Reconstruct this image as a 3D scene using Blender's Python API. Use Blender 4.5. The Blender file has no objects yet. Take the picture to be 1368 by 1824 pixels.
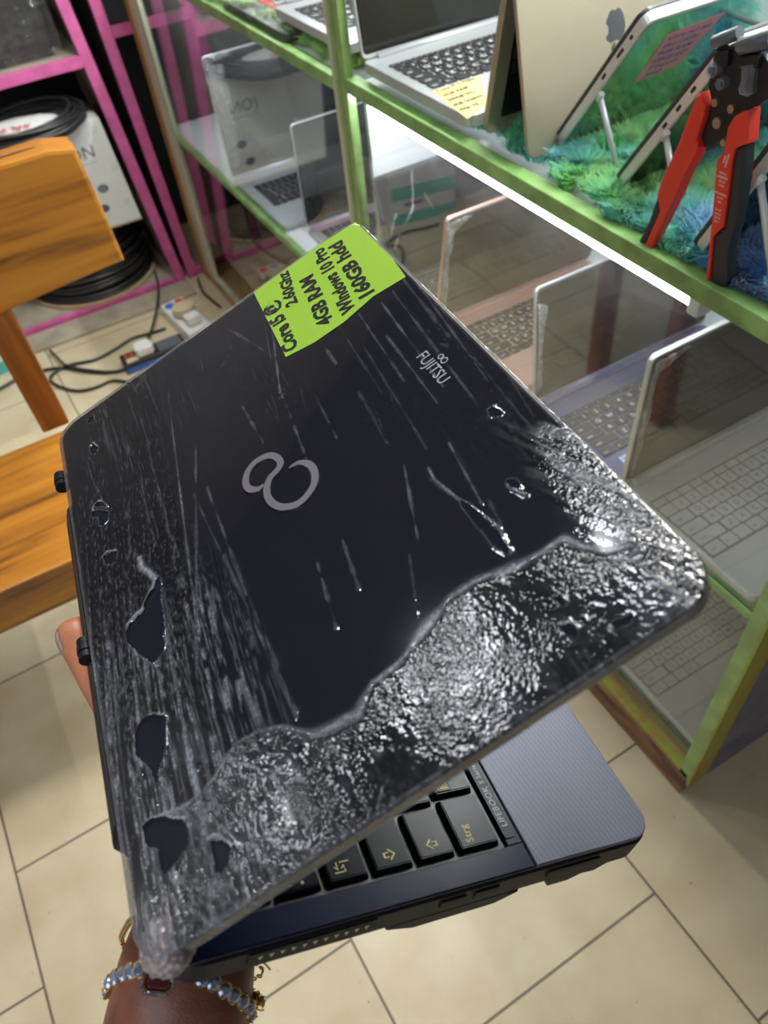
import bpy, bmesh, math, random
import numpy as np
from mathutils import Vector, Matrix, noise as mnoise

C = bpy.context.scene.collection
SC = bpy.context.scene
V = Vector

# ------------------------------------------------------------------ camera
cam_data = bpy.data.cameras.new('camera')
cam = bpy.data.objects.new('camera', cam_data)
C.objects.link(cam)
right, up, back = (0.8635, -0.4963, -0.0895), (0.4218, 0.6133, 0.6678), (-0.2765, -0.6144, 0.7390)
cam.matrix_world = Matrix(((right[0], up[0], back[0], 0), (right[1], up[1], back[1], 0),
                           (right[2], up[2], back[2], 1.25), (0, 0, 0, 1)))
cam_data.sensor_fit = 'VERTICAL'
cam_data.sensor_height = 36
cam_data.lens = 36 * 1370 / 1824
cam_data.clip_start = 0.01
cam_data.dof.use_dof = True
cam_data.dof.focus_distance = 0.44
cam_data.dof.aperture_fstop = 11
SC.camera = cam

# ------------------------------------------------------------------ world, exposure
w = bpy.data.worlds.new('world')
SC.world = w
w.use_nodes = True
w.node_tree.nodes['Background'].inputs[0].default_value = (0.75, 0.85, 1.0, 1)
w.node_tree.nodes['Background'].inputs[1].default_value = 0.12
SC.view_settings.view_transform = 'Standard'
SC.view_settings.look = 'None'
SC.view_settings.gamma = 1
SC.view_settings.exposure = 0.0
SC.cycles.max_bounces = 8
SC.cycles.transparent_max_bounces = 16
SC.cycles.caustics_reflective = False
SC.cycles.caustics_refractive = False
SC.cycles.sample_clamp_indirect = 6

CEIL_POWER = 40.0     # emission of the ceiling lamps
CASE_POWER = 62.0      # emission of the tubes in the display case
MAIN_POWER = 130.0     # emission of the square lamp over the right case


def area(name, loc, rot, sx, sy, power, col):
    d = bpy.data.lights.new(name, 'AREA')
    d.shape = 'RECTANGLE'
    d.size, d.size_y, d.energy, d.color = sx, sy, power, col
    o = bpy.data.objects.new(name, d)
    o.location, o.rotation_euler = loc, rot
    C.objects.link(o)
    return o

# unseen cool area light behind and to the left of the photographer
area('cool_side_light', (-1.35, -0.6, 1.5), (math.radians(90), 0, math.radians(-90)), 1.1, 1.9, 14, (0.86, 0.92, 1.0))

# ------------------------------------------------------------------ materials
def nt_new(name):
    m = bpy.data.materials.new(name)
    m.use_nodes = True
    nt = m.node_tree
    return m, nt, nt.nodes['Principled BSDF']


def rgb(c):
    return (c[0], c[1], c[2], 1)


def mat(name, col, rough=0.5, metal=0.0, spec=0.5, var=0.0, scale=20, bump=0.0, bscale=200, stretch=(1, 1, 1), coat=0.0, col2=None, alpha=None):
    m, nt, b = nt_new(name)
    b.inputs['Base Color'].default_value = rgb(col)
    b.inputs['Roughness'].default_value = rough
    b.inputs['Metallic'].default_value = metal
    b.inputs['Specular IOR Level'].default_value = spec
    b.inputs['Coat Weight'].default_value = coat
    b.inputs['Coat Roughness'].default_value = 0.05
    if var or bump or col2:
        tc = nt.nodes.new('ShaderNodeTexCoord')
        mp = nt.nodes.new('ShaderNodeMapping')
        mp.inputs['Scale'].default_value = stretch
        nt.links.new(tc.outputs['Object'], mp.inputs[0])
    if var or col2:
        n = nt.nodes.new('ShaderNodeTexNoise')
        n.inputs['Scale'].default_value = scale
        n.inputs['Detail'].default_value = 6
        nt.links.new(mp.outputs[0], n.inputs['Vector'])
        r = nt.nodes.new('ShaderNodeValToRGB')
        r.color_ramp.elements[0].position = 0.35
        r.color_ramp.elements[1].position = 0.65
        c2 = col2 if col2 else tuple(x * (1 - var) for x in col)
        r.color_ramp.elements[0].color = rgb(c2)
        r.color_ramp.elements[1].color = rgb(col)
        nt.links.new(n.outputs['Fac'], r.inputs[0])
        nt.links.new(r.outputs[0], b.inputs['Base Color'])
    if bump:
        n2 = nt.nodes.new('ShaderNodeTexNoise')
        n2.inputs['Scale'].default_value = bscale
        n2.inputs['Detail'].default_value = 3
        nt.links.new(mp.outputs[0], n2.inputs['Vector'])
        bp = nt.nodes.new('ShaderNodeBump')
        bp.inputs['Strength'].default_value = bump
        bp.inputs['Distance'].default_value = 0.002
        nt.links.new(n2.outputs['Fac'], bp.inputs['Height'])
        nt.links.new(bp.outputs[0], b.inputs['Normal'])
    return m


def emis(name, col, power):
    m, nt, b = nt_new(name)
    b.inputs['Base Color'].default_value = rgb(col)
    b.inputs['Emission Color'].default_value = rgb(col)
    b.inputs['Emission Strength'].default_value = power
    return m


def glassy(name, tint=(0.95, 0.98, 0.96), refl=1.0, rough=0.0, haze=0.0, hazecol=(0.8, 0.82, 0.85), bump=0.0, bscale=60, stretch=(1, 1, 1), attr=None):
    """thin clear sheet: see-through, Fresnel gloss, some milky haze"""
    m, nt, b = nt_new(name)
    nt.nodes.remove(b)
    out = nt.nodes['Material Output']
    tr = nt.nodes.new('ShaderNodeBsdfTransparent')
    tr.inputs[0].default_value = rgb(tint)
    gl = nt.nodes.new('ShaderNodeBsdfGlossy')
    gl.inputs['Color'].default_value = (1, 1, 1, 1)
    gl.inputs['Roughness'].default_value = rough
    fr = nt.nodes.new('ShaderNodeFresnel')
    geo = nt.nodes.new('ShaderNodeNewGeometry')
    ior = nt.nodes.new('ShaderNodeMapRange')       # same reflectance from either face of the sheet
    ior.inputs[3].default_value = 1.5
    ior.inputs[4].default_value = 1 / 1.5
    nt.links.new(geo.outputs['Backfacing'], ior.inputs[0])
    nt.links.new(ior.outputs[0], fr.inputs[0])
    mul = nt.nodes.new('ShaderNodeMath')
    mul.operation = 'MULTIPLY'
    mul.use_clamp = True
    mul.inputs[1].default_value = refl
    nt.links.new(fr.outputs[0], mul.inputs[0])
    mx = nt.nodes.new('ShaderNodeMixShader')
    nt.links.new(mul.outputs[0], mx.inputs[0])
    nt.links.new(tr.outputs[0], mx.inputs[1])
    nt.links.new(gl.outputs[0], mx.inputs[2])
    last = mx
    if bump or haze or attr:
        tc = nt.nodes.new('ShaderNodeTexCoord')
        mp = nt.nodes.new('ShaderNodeMapping')
        mp.inputs['Scale'].default_value = stretch
        nt.links.new(tc.outputs['Object'], mp.inputs[0])
        n = nt.nodes.new('ShaderNodeTexNoise')
        n.inputs['Scale'].default_value = bscale
        n.inputs['Detail'].default_value = 4
        nt.links.new(mp.outputs[0], n.inputs['Vector'])
    if bump:
        bp = nt.nodes.new('ShaderNodeBump')
        bp.inputs['Strength'].default_value = bump
        bp.inputs['Distance'].default_value = 0.001
        nt.links.new(n.outputs['Fac'], bp.inputs['Height'])
        nt.links.new(bp.outputs[0], gl.inputs['Normal'])
    if haze or attr:
        df = nt.nodes.new('ShaderNodeBsdfDiffuse')
        df.inputs[0].default_value = rgb(hazecol)
        tl = nt.nodes.new('ShaderNodeBsdfTranslucent')
        tl.inputs[0].default_value = rgb(hazecol)
        dm = nt.nodes.new('ShaderNodeMixShader')
        dm.inputs[0].default_value = 0.35
        nt.links.new(df.outputs[0], dm.inputs[1])
        nt.links.new(tl.outputs[0], dm.inputs[2])
        r = nt.nodes.new('ShaderNodeMapRange')
        r.inputs[1].default_value = 0.42
        r.inputs[2].default_value = 0.68
        r.inputs[3].default_value = 0.5
        r.inputs[4].default_value = 1.0
        nt.links.new(n.outputs['Fac'], r.inputs[0])
        mm = nt.nodes.new('ShaderNodeMath')
        mm.operation = 'MULTIPLY'
        mm.use_clamp = True
        nt.links.new(r.outputs[0], mm.inputs[0])
        if attr:
            at = nt.nodes.new('ShaderNodeAttribute')
            at.attribute_name = attr
            nt.links.new(at.outputs['Fac'], mm.inputs[1])
        else:
            mm.inputs[1].default_value = haze
        mh = nt.nodes.new('ShaderNodeMixShader')
        nt.links.new(mm.outputs[0], mh.inputs[0])
        nt.links.new(mx.outputs[0], mh.inputs[1])
        nt.links.new(dm.outputs[0], mh.inputs[2])
        last = mh
    if attr:
        n.inputs['Detail'].default_value = 2
        bp.inputs['Distance'].default_value = 0.00030
        rf_c = 0.10
        # where the film is crumpled it bends what is seen through it
        rf = nt.nodes.new('ShaderNodeBsdfRefraction')
        rf.inputs['IOR'].default_value = 1.22
        rf.inputs['Roughness'].default_value = 0.06
        nt.links.new(bp.outputs[0], rf.inputs['Normal'])
        ac = nt.nodes.new('ShaderNodeAttribute')
        ac.attribute_name = 'crumple'
        sm = nt.nodes.new('ShaderNodeMath')
        sm.operation = 'MULTIPLY_ADD'
        sm.inputs[1].default_value = 0.95
        sm.inputs[2].default_value = 0.03
        nt.links.new(ac.outputs['Fac'], sm.inputs[0])
        nt.links.new(sm.outputs[0], bp.inputs['Strength'])
        rf.inputs['Color'].default_value = (rf_c, rf_c, rf_c * 1.08, 1)
        mr = nt.nodes.new('ShaderNodeMixShader')
        nt.links.new(ac.outputs['Fac'], mr.inputs[0])
        nt.links.new(tr.outputs[0], mr.inputs[1])
        nt.links.new(rf.outputs[0], mr.inputs[2])
        nt.links.new(mr.outputs[0], mx.inputs[1])
    nt.links.new(last.outputs[0], out.inputs[0])
    return m


def wood_mat(name, c1, c2, c3, scale=1.0, rough=0.35, axis='X'):
    m, nt, b = nt_new(name)
    tc = nt.nodes.new('ShaderNodeTexCoord')
    mp = nt.nodes.new('ShaderNodeMapping')
    mp.inputs['Scale'].default_value = {'X': (1.2, 16, 16), 'Z': (16, 16, 1.2), 'Y': (16, 1.2, 16)}[axis]
    nt.links.new(tc.outputs['Object'], mp.inputs[0])
    n = nt.nodes.new('ShaderNodeTexNoise')
    n.inputs['Scale'].default_value = 2.2 * scale
    n.inputs['Detail'].default_value = 9
    n.inputs['Distortion'].default_value = 0.7
    nt.links.new(mp.outputs[0], n.inputs['Vector'])
    r = nt.nodes.new('ShaderNodeValToRGB')
    e = r.color_ramp.elements
    e[0].position, e[0].color = 0.3, rgb(c3)
    e[1].position, e[1].color = 0.72, rgb(c1)
    k = e.new(0.48)
    k.color = rgb(c2)
    nt.links.new(n.outputs['Fac'], r.inputs[0])
    nt.links.new(r.outputs[0], b.inputs['Base Color'])
    b.inputs['Roughness'].default_value = rough
    bp = nt.nodes.new('ShaderNodeBump')
    bp.inputs['Strength'].default_value = 0.15
    bp.inputs['Distance'].default_value = 0.002
    nt.links.new(n.outputs['Fac'], bp.inputs['Height'])
    nt.links.new(bp.outputs[0], b.inputs['Normal'])
    return m


def tile_mat():
    m, nt, b = nt_new('floor_tiles')
    tc = nt.nodes.new('ShaderNodeTexCoord')
    mp = nt.nodes.new('ShaderNodeMapping')
    # brick rows run along world Y: swap axes by turning the coordinates
    mp.inputs['Rotation'].default_value = (0, 0, math.radians(-91.2))
    mp.inputs['Location'].default_value = (0.0 - 0.145 + 0.375 * 4, 0.0125 + 0.4125 * 8, 0)
    nt.links.new(tc.outputs['Object'], mp.inputs[0])
    br = nt.nodes.new('ShaderNodeTexBrick')
    br.offset = 0.5
    br.inputs['Color1'].default_value = (0.60, 0.515, 0.345, 1)
    br.inputs['Color2'].default_value = (0.645, 0.56, 0.385, 1)
    br.inputs['Mortar'].default_value = (0.16, 0.12, 0.085, 1)
    br.inputs['Scale'].default_value = 1
    br.inputs['Mortar Size'].default_value = 0.0022
    br.inputs['Mortar Smooth'].default_value = 0.3
    br.inputs['Brick Width'].default_value = 0.375
    br.inputs['Row Height'].default_value = 0.4125
    nt.links.new(mp.outputs[0], br.inputs['Vector'])
    n = nt.nodes.new('ShaderNodeTexNoise')
    n.inputs['Scale'].default_value = 9
    n.inputs['Detail'].default_value = 8
    nt.links.new(tc.outputs['Object'], n.inputs['Vector'])
    r = nt.nodes.new('ShaderNodeValToRGB')
    r.color_ramp.elements[0].position = 0.3
    r.color_ramp.elements[0].color = (0.82, 0.78, 0.72, 1)
    r.color_ramp.elements[1].position = 0.62
    r.color_ramp.elements[1].color = (1, 1, 1, 1)
    nt.links.new(n.outputs['Fac'], r.inputs[0])
    mx = nt.nodes.new('ShaderNodeMix')
    mx.data_type = 'RGBA'
    mx.blend_type = 'MULTIPLY'
    mx.inputs[0].default_value = 1
    nt.links.new(br.outputs['Color'], mx.inputs[6])
    nt.links.new(r.outputs[0], mx.inputs[7])
    sp = nt.nodes.new('ShaderNodeTexNoise')
    sp.inputs['Scale'].default_value = 70
    sp.inputs['Detail'].default_value = 2
    nt.links.new(tc.outputs['Object'], sp.inputs['Vector'])
    sr = nt.nodes.new('ShaderNodeValToRGB')
    sr.color_ramp.elements[0].position = 0.22
    sr.color_ramp.elements[0].color = (0.45, 0.36, 0.28, 1)
    sr.color_ramp.elements[1].position = 0.27
    sr.color_ramp.elements[1].color = (1, 1, 1, 1)
    nt.links.new(sp.outputs['Fac'], sr.inputs[0])
    m2 = nt.nodes.new('ShaderNodeMix')
    m2.data_type = 'RGBA'
    m2.blend_type = 'MULTIPLY'
    m2.inputs[0].default_value = 1
    nt.links.new(mx.outputs[2], m2.inputs[6])
    nt.links.new(sr.outputs[0], m2.inputs[7])
    nt.links.new(m2.outputs[2], b.inputs['Base Color'])
    b.inputs['Roughness'].default_value = 0.42
    bp = nt.nodes.new('ShaderNodeBump')
    bp.inputs['Strength'].default_value = 0.5
    bp.inputs['Distance'].default_value = -0.002
    nt.links.new(br.outputs['Fac'], bp.inputs['Height'])
    nt.links.new(bp.outputs[0], b.inputs['Normal'])
    return m


M = {}
M['tile'] = tile_mat()
M['wall'] = mat('dim_plaster', (0.30, 0.28, 0.27), 0.9, var=0.2, scale=3)
M['ceil'] = mat('ceiling_board', (0.16, 0.16, 0.18), 0.9)
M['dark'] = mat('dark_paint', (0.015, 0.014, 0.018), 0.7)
M['green'] = mat('green_tape', (0.29, 0.50, 0.16), 0.38, var=0.45, scale=22, bump=0.1)
M['green2'] = mat('pale_green_tape', (0.30, 0.46, 0.15), 0.35, var=0.3, scale=30)
M['olive'] = mat('scuffed_olive_paint', (0.32, 0.38, 0.055), 0.5, col2=(0.36, 0.24, 0.05), scale=40, bump=0.2, stretch=(1, 1, 0.35))
M['whiteboard'] = mat('white_laminate', (0.82, 0.84, 0.86), 0.35)
M['rawwood'] = mat('rough_brown_board', (0.30, 0.15, 0.075), 0.75, col2=(0.10, 0.05, 0.035), scale=40, bump=0.6, bscale=90, stretch=(1, 0.3, 1))
M['tanwood'] = mat('tan_ledge_wood', (0.50, 0.34, 0.15), 0.6, col2=(0.30, 0.19, 0.09), scale=35, stretch=(1, 0.2, 1))
M['ochre'] = mat('ochre_wood', (0.52, 0.33, 0.10), 0.5, col2=(0.33, 0.19, 0.06), scale=25, stretch=(1, 1, 0.15))
M['cream'] = mat('cream_wood', (0.70, 0.66, 0.50), 0.5, col2=(0.42, 0.46, 0.32), scale=20, stretch=(1, 1, 0.15))
m_, nt_, b_ = nt_new('milky_shelf_sheet')
nt_.nodes.remove(b_)
d_ = nt_.nodes.new('ShaderNodeBsdfDiffuse')
d_.inputs[0].default_value = (0.85, 0.87, 0.88, 1)
t__ = nt_.nodes.new('ShaderNodeBsdfTranslucent')
t__.inputs[0].default_value = (0.92, 0.94, 0.95, 1)
x_ = nt_.nodes.new('ShaderNodeMixShader')
x_.inputs[0].default_value = 0.6
nt_.links.new(d_.outputs[0], x_.inputs[1])
nt_.links.new(t__.outputs[0], x_.inputs[2])
nt_.links.new(x_.outputs[0], nt_.nodes['Material Output'].inputs[0])
M['milky'] = m_
M['greypanel'] = mat('grey_side_panel', (0.20, 0.20, 0.27), 0.6, var=0.35, scale=14, bump=0.15)
M['greencloth'] = mat('dark_green_cloth', (0.03, 0.14, 0.07), 0.35, var=0.5, scale=60)
M['glass'] = glassy('case_glass', (0.97, 0.985, 0.975), refl=0.9)
M['glass_dusty'] = glassy('dusty_case_glass', (0.96, 0.98, 0.975), refl=1.0, haze=0.012, bscale=30)
M['pink'] = mat('pink_paint', (0.66, 0.13, 0.36), 0.5, var=0.25, scale=25)
M['pinkside'] = mat('beige_shelf_board', (0.42, 0.36, 0.28), 0.7, var=0.3, scale=12)
M['chairwood'] = wood_mat('chair_wood', (0.48, 0.205, 0.026), (0.38, 0.145, 0.018), (0.14, 0.052, 0.010), 1.1, 0.3)
M['chairwood_z'] = wood_mat('chair_wood_upright', (0.40, 0.13, 0.022), (0.30, 0.09, 0.016), (0.14, 0.05, 0.012), 1.1, 0.3, 'Z')
M['black'] = mat('black_plastic', (0.012, 0.012, 0.014), 0.4)
M['blacksatin'] = mat('black_cable_sheath', (0.02, 0.02, 0.022), 0.33)
M['white'] = mat('white_plastic', (0.80, 0.80, 0.80), 0.35)
M['beige'] = mat('beige_plastic', (0.62, 0.54, 0.36), 0.45)
M['card'] = mat('white_carton', (0.78, 0.80, 0.80), 0.6, var=0.06, scale=8)
M['cardedge'] = mat('carton_edge', (0.52, 0.40, 0.24), 0.8)
M['cardboard'] = mat('brown_cardboard', (0.50, 0.36, 0.20), 0.8, var=0.2)
M['teal'] = mat('teal_print', (0.10, 0.52, 0.42), 0.5)
M['violet'] = mat('violet_print', (0.20, 0.14, 0.42), 0.5)
M['red'] = mat('red_print', (0.75, 0.06, 0.04), 0.5)
M['blue'] = mat('blue_print', (0.05, 0.15, 0.60), 0.5)
M['ink'] = mat('black_marker_ink', (0.012, 0.012, 0.02), 0.35)
M['greyink'] = mat('grey_print', (0.10, 0.11, 0.15), 0.6)
M['faint'] = mat('faint_print', (0.55, 0.56, 0.60), 0.6)
M['blueink'] = mat('blue_pen_ink', (0.03, 0.06, 0.35), 0.4)
M['limenote'] = mat('lime_paper', (0.36, 0.66, 0.035), 0.55)
M['yellownote'] = mat('yellow_paper', (0.74, 0.60, 0.26), 0.6)
M['pinknote'] = mat('pink_paper', (0.90, 0.33, 0.38), 0.6)
# hero laptop
M['lid'] = mat('glossy_black_lid', (0.012, 0.013, 0.022), 0.05, spec=0.4)
M['chrome'] = mat('chrome_emblem', (0.36, 0.34, 0.40), 0.2, metal=0.6)
M['silverprint'] = mat('silver_print', (0.42, 0.46, 0.52), 0.4)
M['navy'] = mat('navy_black_plastic', (0.006, 0.010, 0.030), 0.25, spec=0.14, bump=0.03, bscale=900)
M['navy_edge'] = mat('black_chassis', (0.004, 0.005, 0.011), 0.45, spec=0.3)
M['keycap'] = mat('black_keycap', (0.005, 0.005, 0.010), 0.22, spec=0.11, bump=0.04, bscale=1500)
M['keygold'] = mat('yellow_key_print', (0.62, 0.52, 0.16), 0.5)
M['palm'], _nt, _b = nt_new('dotted_grey_palmrest')
_b.inputs['Roughness'].default_value = 0.45
_b.inputs['Metallic'].default_value = 0.35
_tc = _nt.nodes.new('ShaderNodeTexCoord')
_mp = _nt.nodes.new('ShaderNodeMapping')
_mp.inputs['Rotation'].default_value = (0, 0, math.radians(38))
_nt.links.new(_tc.outputs['Object'], _mp.inputs[0])
_vo = _nt.nodes.new('ShaderNodeTexVoronoi')
_vo.inputs['Scale'].default_value = 850
_vo.inputs['Randomness'].default_value = 0.0
_nt.links.new(_mp.outputs[0], _vo.inputs['Vector'])
_r = _nt.nodes.new('ShaderNodeValToRGB')
_r.color_ramp.elements[0].position = 0.2
_r.color_ramp.elements[0].color = (0.075, 0.082, 0.115, 1)
_r.color_ramp.elements[1].position = 0.6
_r.color_ramp.elements[1].color = (0.125, 0.132, 0.175, 1)
_nt.links.new(_vo.outputs['Distance'], _r.inputs[0])
_nt.links.new(_r.outputs[0], _b.inputs['Base Color'])
M['film'] = glassy('cling_film', (1, 1, 1), refl=1.7, rough=0.02, attr='haze', hazecol=(0.56, 0.60, 0.70), bump=1.0, bscale=620)
M['filmfold'] = glassy('folded_cling_film', (0.8, 0.8, 0.8), refl=2.4, rough=0.10, haze=0.85, hazecol=(0.62, 0.53, 0.54), bump=0.9, bscale=300)
M['filmclear'] = glassy('clear_wrapping_film', (0.97, 0.97, 0.97), refl=1.6, rough=0.08, haze=0.07, hazecol=(0.8, 0.8, 0.8), bump=0.9, bscale=35)
M['filmthin'] = glassy('display_cling_film', (0.95, 0.95, 0.95), refl=2.0, rough=0.10, haze=0.35, hazecol=(0.8, 0.8, 0.8), bump=0.8, bscale=120)
# display laptops
M['silver'] = mat('silver_aluminium', (0.66, 0.67, 0.70), 0.36, metal=0.55)
M['silverlight'] = mat('pale_silver_shell', (0.74, 0.73, 0.70), 0.4, metal=0.25)
M['rose'] = mat('rose_gold_shell', (0.74, 0.44, 0.38), 0.36, metal=0.45)
M['bluegrey'] = mat('violet_grey_shell', (0.20, 0.20, 0.33), 0.38, metal=0.4)
M['champagne'] = mat('champagne_aluminium', (0.50, 0.43, 0.32), 0.34, metal=0.55)
M['darkshell'] = mat('dark_grey_shell', (0.05, 0.05, 0.06), 0.4)
M['screen'] = mat('glossy_dark_screen', (0.010, 0.010, 0.009), 0.05, spec=0.35)
M['screenmirror'] = mat('film_wrapped_mirror_screen', (0.014, 0.015, 0.016), 0.03, spec=1.0, coat=1.0)
M['screen2'] = mat('wrapped_glossy_screen', (0.012, 0.013, 0.015), 0.05, spec=0.35, bump=0.02, bscale=25)
M['keyblack'] = mat('laptop_black_key', (0.018, 0.018, 0.022), 0.45)
M['keygrey'] = mat('laptop_grey_key', (0.07, 0.065, 0.075), 0.45)
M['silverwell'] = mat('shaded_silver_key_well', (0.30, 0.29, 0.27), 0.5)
M['keywhite'] = mat('laptop_silver_key', (0.72, 0.71, 0.69), 0.4, metal=0.2)
M['keyglyph'] = mat('white_key_print', (0.75, 0.75, 0.78), 0.5)
M['glyphgrey'] = mat('grey_key_print', (0.35, 0.35, 0.36), 0.5)
M['redglow'] = mat('red_keyboard', (0.55, 0.04, 0.06), 0.4)
M['port'] = mat('port_black', (0.01, 0.01, 0.01), 0.6)
M['stand'] = mat('white_stand_metal', (0.66, 0.68, 0.72), 0.35, metal=0.3)
M['tube'] = emis('lit_tube', (0.90, 0.95, 1.0), CASE_POWER)
M['tubetop'] = emis('lit_upper_tube', (0.95, 0.97, 1.0), CASE_POWER * 4.0)
M['ctube'] = emis('lit_ceiling_disc', (0.90, 0.95, 1.0), CEIL_POWER)
M['cpanel'] = emis('lit_ceiling_panel', (1.0, 0.95, 0.86), MAIN_POWER)
# pliers
M['plred'] = mat('red_rubber_grip', (0.78, 0.045, 0.022), 0.45)
M['plblack'] = mat('black_rubber_grip', (0.022, 0.022, 0.028), 0.5)
M['plsteel'] = mat('black_steel_plate', (0.02, 0.02, 0.024), 0.4, metal=0.3)
M['plgrey'] = mat('grey_jaw_plastic', (0.11, 0.12, 0.14), 0.4)
M['rivet'] = mat('brushed_rivet', (0.45, 0.36, 0.30), 0.35, metal=0.9)
M['clear'] = glassy('clear_plastic', (0.8, 0.82, 0.88), refl=2.5, rough=0.1, haze=0.3, hazecol=(0.6, 0.62, 0.7))
# hand
M['gold'] = mat('gold_metal', (0.80, 0.52, 0.17), 0.25, metal=1.0)
M['gem'] = mat('clear_blue_gem', (0.55, 0.62, 0.88), 0.04, spec=1.0, coat=1.0, metal=0.6, col2=(0.16, 0.22, 0.42), scale=420)
M['pave'] = mat('tiny_clear_stones', (0.85, 0.88, 0.80), 0.15, metal=0.5, bump=0.9, bscale=1400)
M['ruby'] = mat('dark_red_stone', (0.10, 0.003, 0.006), 0.05, spec=1.0, coat=1.0)
M['nail'] = mat('pale_nail', (0.80, 0.62, 0.52), 0.3)


def skin_mat():
    m, nt, b = nt_new('brown_skin')
    at = nt.nodes.new('ShaderNodeAttribute')
    at.attribute_name = 'palmar'
    r = nt.nodes.new('ShaderNodeValToRGB')
    r.color_ramp.elements[0].color = (0.24, 0.085, 0.052, 1)
    r.color_ramp.elements[1].color = (0.62, 0.24, 0.13, 1)
    nt.links.new(at.outputs['Fac'], r.inputs[0])
    tc = nt.nodes.new('ShaderNodeTexCoord')
    n = nt.nodes.new('ShaderNodeTexNoise')
    n.inputs['Scale'].default_value = 60
    n.inputs['Detail'].default_value = 6
    nt.links.new(tc.outputs['Object'], n.inputs['Vector'])
    r2 = nt.nodes.new('ShaderNodeValToRGB')
    r2.color_ramp.elements[0].position, r2.color_ramp.elements[1].position = 0.35, 0.65
    r2.color_ramp.elements[0].color = (0.84, 0.80, 0.80, 1)
    mx = nt.nodes.new('ShaderNodeMix')
    mx.data_type = 'RGBA'
    mx.blend_type = 'MULTIPLY'
    mx.inputs[0].default_value = 1
    nt.links.new(n.outputs['Fac'], r2.inputs[0])
    nt.links.new(r.outputs[0], mx.inputs[6])
    nt.links.new(r2.outputs[0], mx.inputs[7])
    nt.links.new(mx.outputs[2], b.inputs['Base Color'])
    b.inputs['Roughness'].default_value = 0.42
    b.inputs['Subsurface Weight'].default_value = 0.12
    b.inputs['Subsurface Radius'].default_value = (0.006, 0.002, 0.001)
    v = nt.nodes.new('ShaderNodeTexVoronoi')
    v.inputs['Scale'].default_value = 900
    nt.links.new(tc.outputs['Object'], v.inputs['Vector'])
    bp = nt.nodes.new('ShaderNodeBump')
    bp.inputs['Strength'].default_value = 0.15
    bp.inputs['Distance'].default_value = 0.0006
    nt.links.new(v.outputs['Distance'], bp.inputs['Height'])
    nt.links.new(bp.outputs[0], b.inputs['Normal'])
    return m


M['skin'] = skin_mat()

# ------------------------------------------------------------------ helpers
def finish(name, bm, m, parent=None, smooth=False):
    me = bpy.data.meshes.new(name)
    bm.normal_update()
    bm.to_mesh(me)
    bm.free()
    for k in (m if isinstance(m, (list, tuple)) else [m]):
        me.materials.append(M[k] if isinstance(k, str) else k)
    if smooth:
        me.polygons.foreach_set('use_smooth', [True] * len(me.polygons))
    o = bpy.data.objects.new(name, me)
    C.objects.link(o)
    o.parent = parent
    return o


def thing(name, label, cat, loc=(0, 0, 0), rz=0.0, group=None):
    o = bpy.data.objects.new(name, None)
    o.empty_display_size = 0.02
    C.objects.link(o)
    o.location = loc
    o.rotation_euler = (0, 0, rz)
    return tag(o, label, cat, group)


def tag(o, label, cat, group=None, kind=None):
    o['label'] = label
    o['category'] = cat
    if group:
        o['group'] = group
    if kind:
        o['kind'] = kind
    return o


def struct(name, bm, m):
    o = finish(name, bm, m)
    o['kind'] = 'structure'
    return o


def box(bm, lo, hi, bev=0.0, seg=2, mi=0):
    lo, hi = V(lo), V(hi)
    r = bmesh.ops.create_cube(bm, size=1)
    vs = r['verts']
    for v in vs:
        v.co = V([lo[i] + (v.co[i] + 0.5) * (hi[i] - lo[i]) for i in range(3)])
    fs = set(f for v in vs for f in v.link_faces)
    for f in fs:
        f.material_index = mi
    if bev:
        es = list(set(e for v in vs for e in v.link_edges))
        bmesh.ops.bevel(bm, geom=es, offset=bev, segments=seg, affect='EDGES', profile=0.5)
    return bm


def B(lo, hi, bev=0.0, seg=2):
    return box(bmesh.new(), lo, hi, bev, seg)


def poly_prism(bm, pts, h0, h1, fn, bev=0.0, mi=0):
    """extrude a 2D outline between heights h0,h1; fn(a,b,h) -> xyz"""
    n = len(pts)
    a = [bm.verts.new(fn(p[0], p[1], h0)) for p in pts]
    b = [bm.verts.new(fn(p[0], p[1], h1)) for p in pts]
    fs = [bm.faces.new(a), bm.faces.new(b)]
    for i in range(n):
        fs.append(bm.faces.new((a[i], a[(i + 1) % n], b[(i + 1) % n], b[i])))
    for f in fs:
        f.material_index = mi
    bmesh.ops.recalc_face_normals(bm, faces=fs)
    if bev:
        es = [e for e in set(e for f in fs[:2] for e in f.edges)]
        bmesh.ops.bevel(bm, geom=es, offset=bev, segments=2, affect='EDGES', profile=0.5)
    return bm


def rrect(x0, y0, x1, y1, r, seg=6):
    pts = []
    for cx_, cy_, a0 in ((x1 - r, y1 - r, 0), (x0 + r, y1 - r, 90), (x0 + r, y0 + r, 180), (x1 - r, y0 + r, 270)):
        for i in range(seg + 1):
            a = math.radians(a0 + 90 * i / seg)
            pts.append((cx_ + r * math.cos(a), cy_ + r * math.sin(a)))
    return pts


IDN = lambda a, b, h: V((a, b, h))


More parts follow.
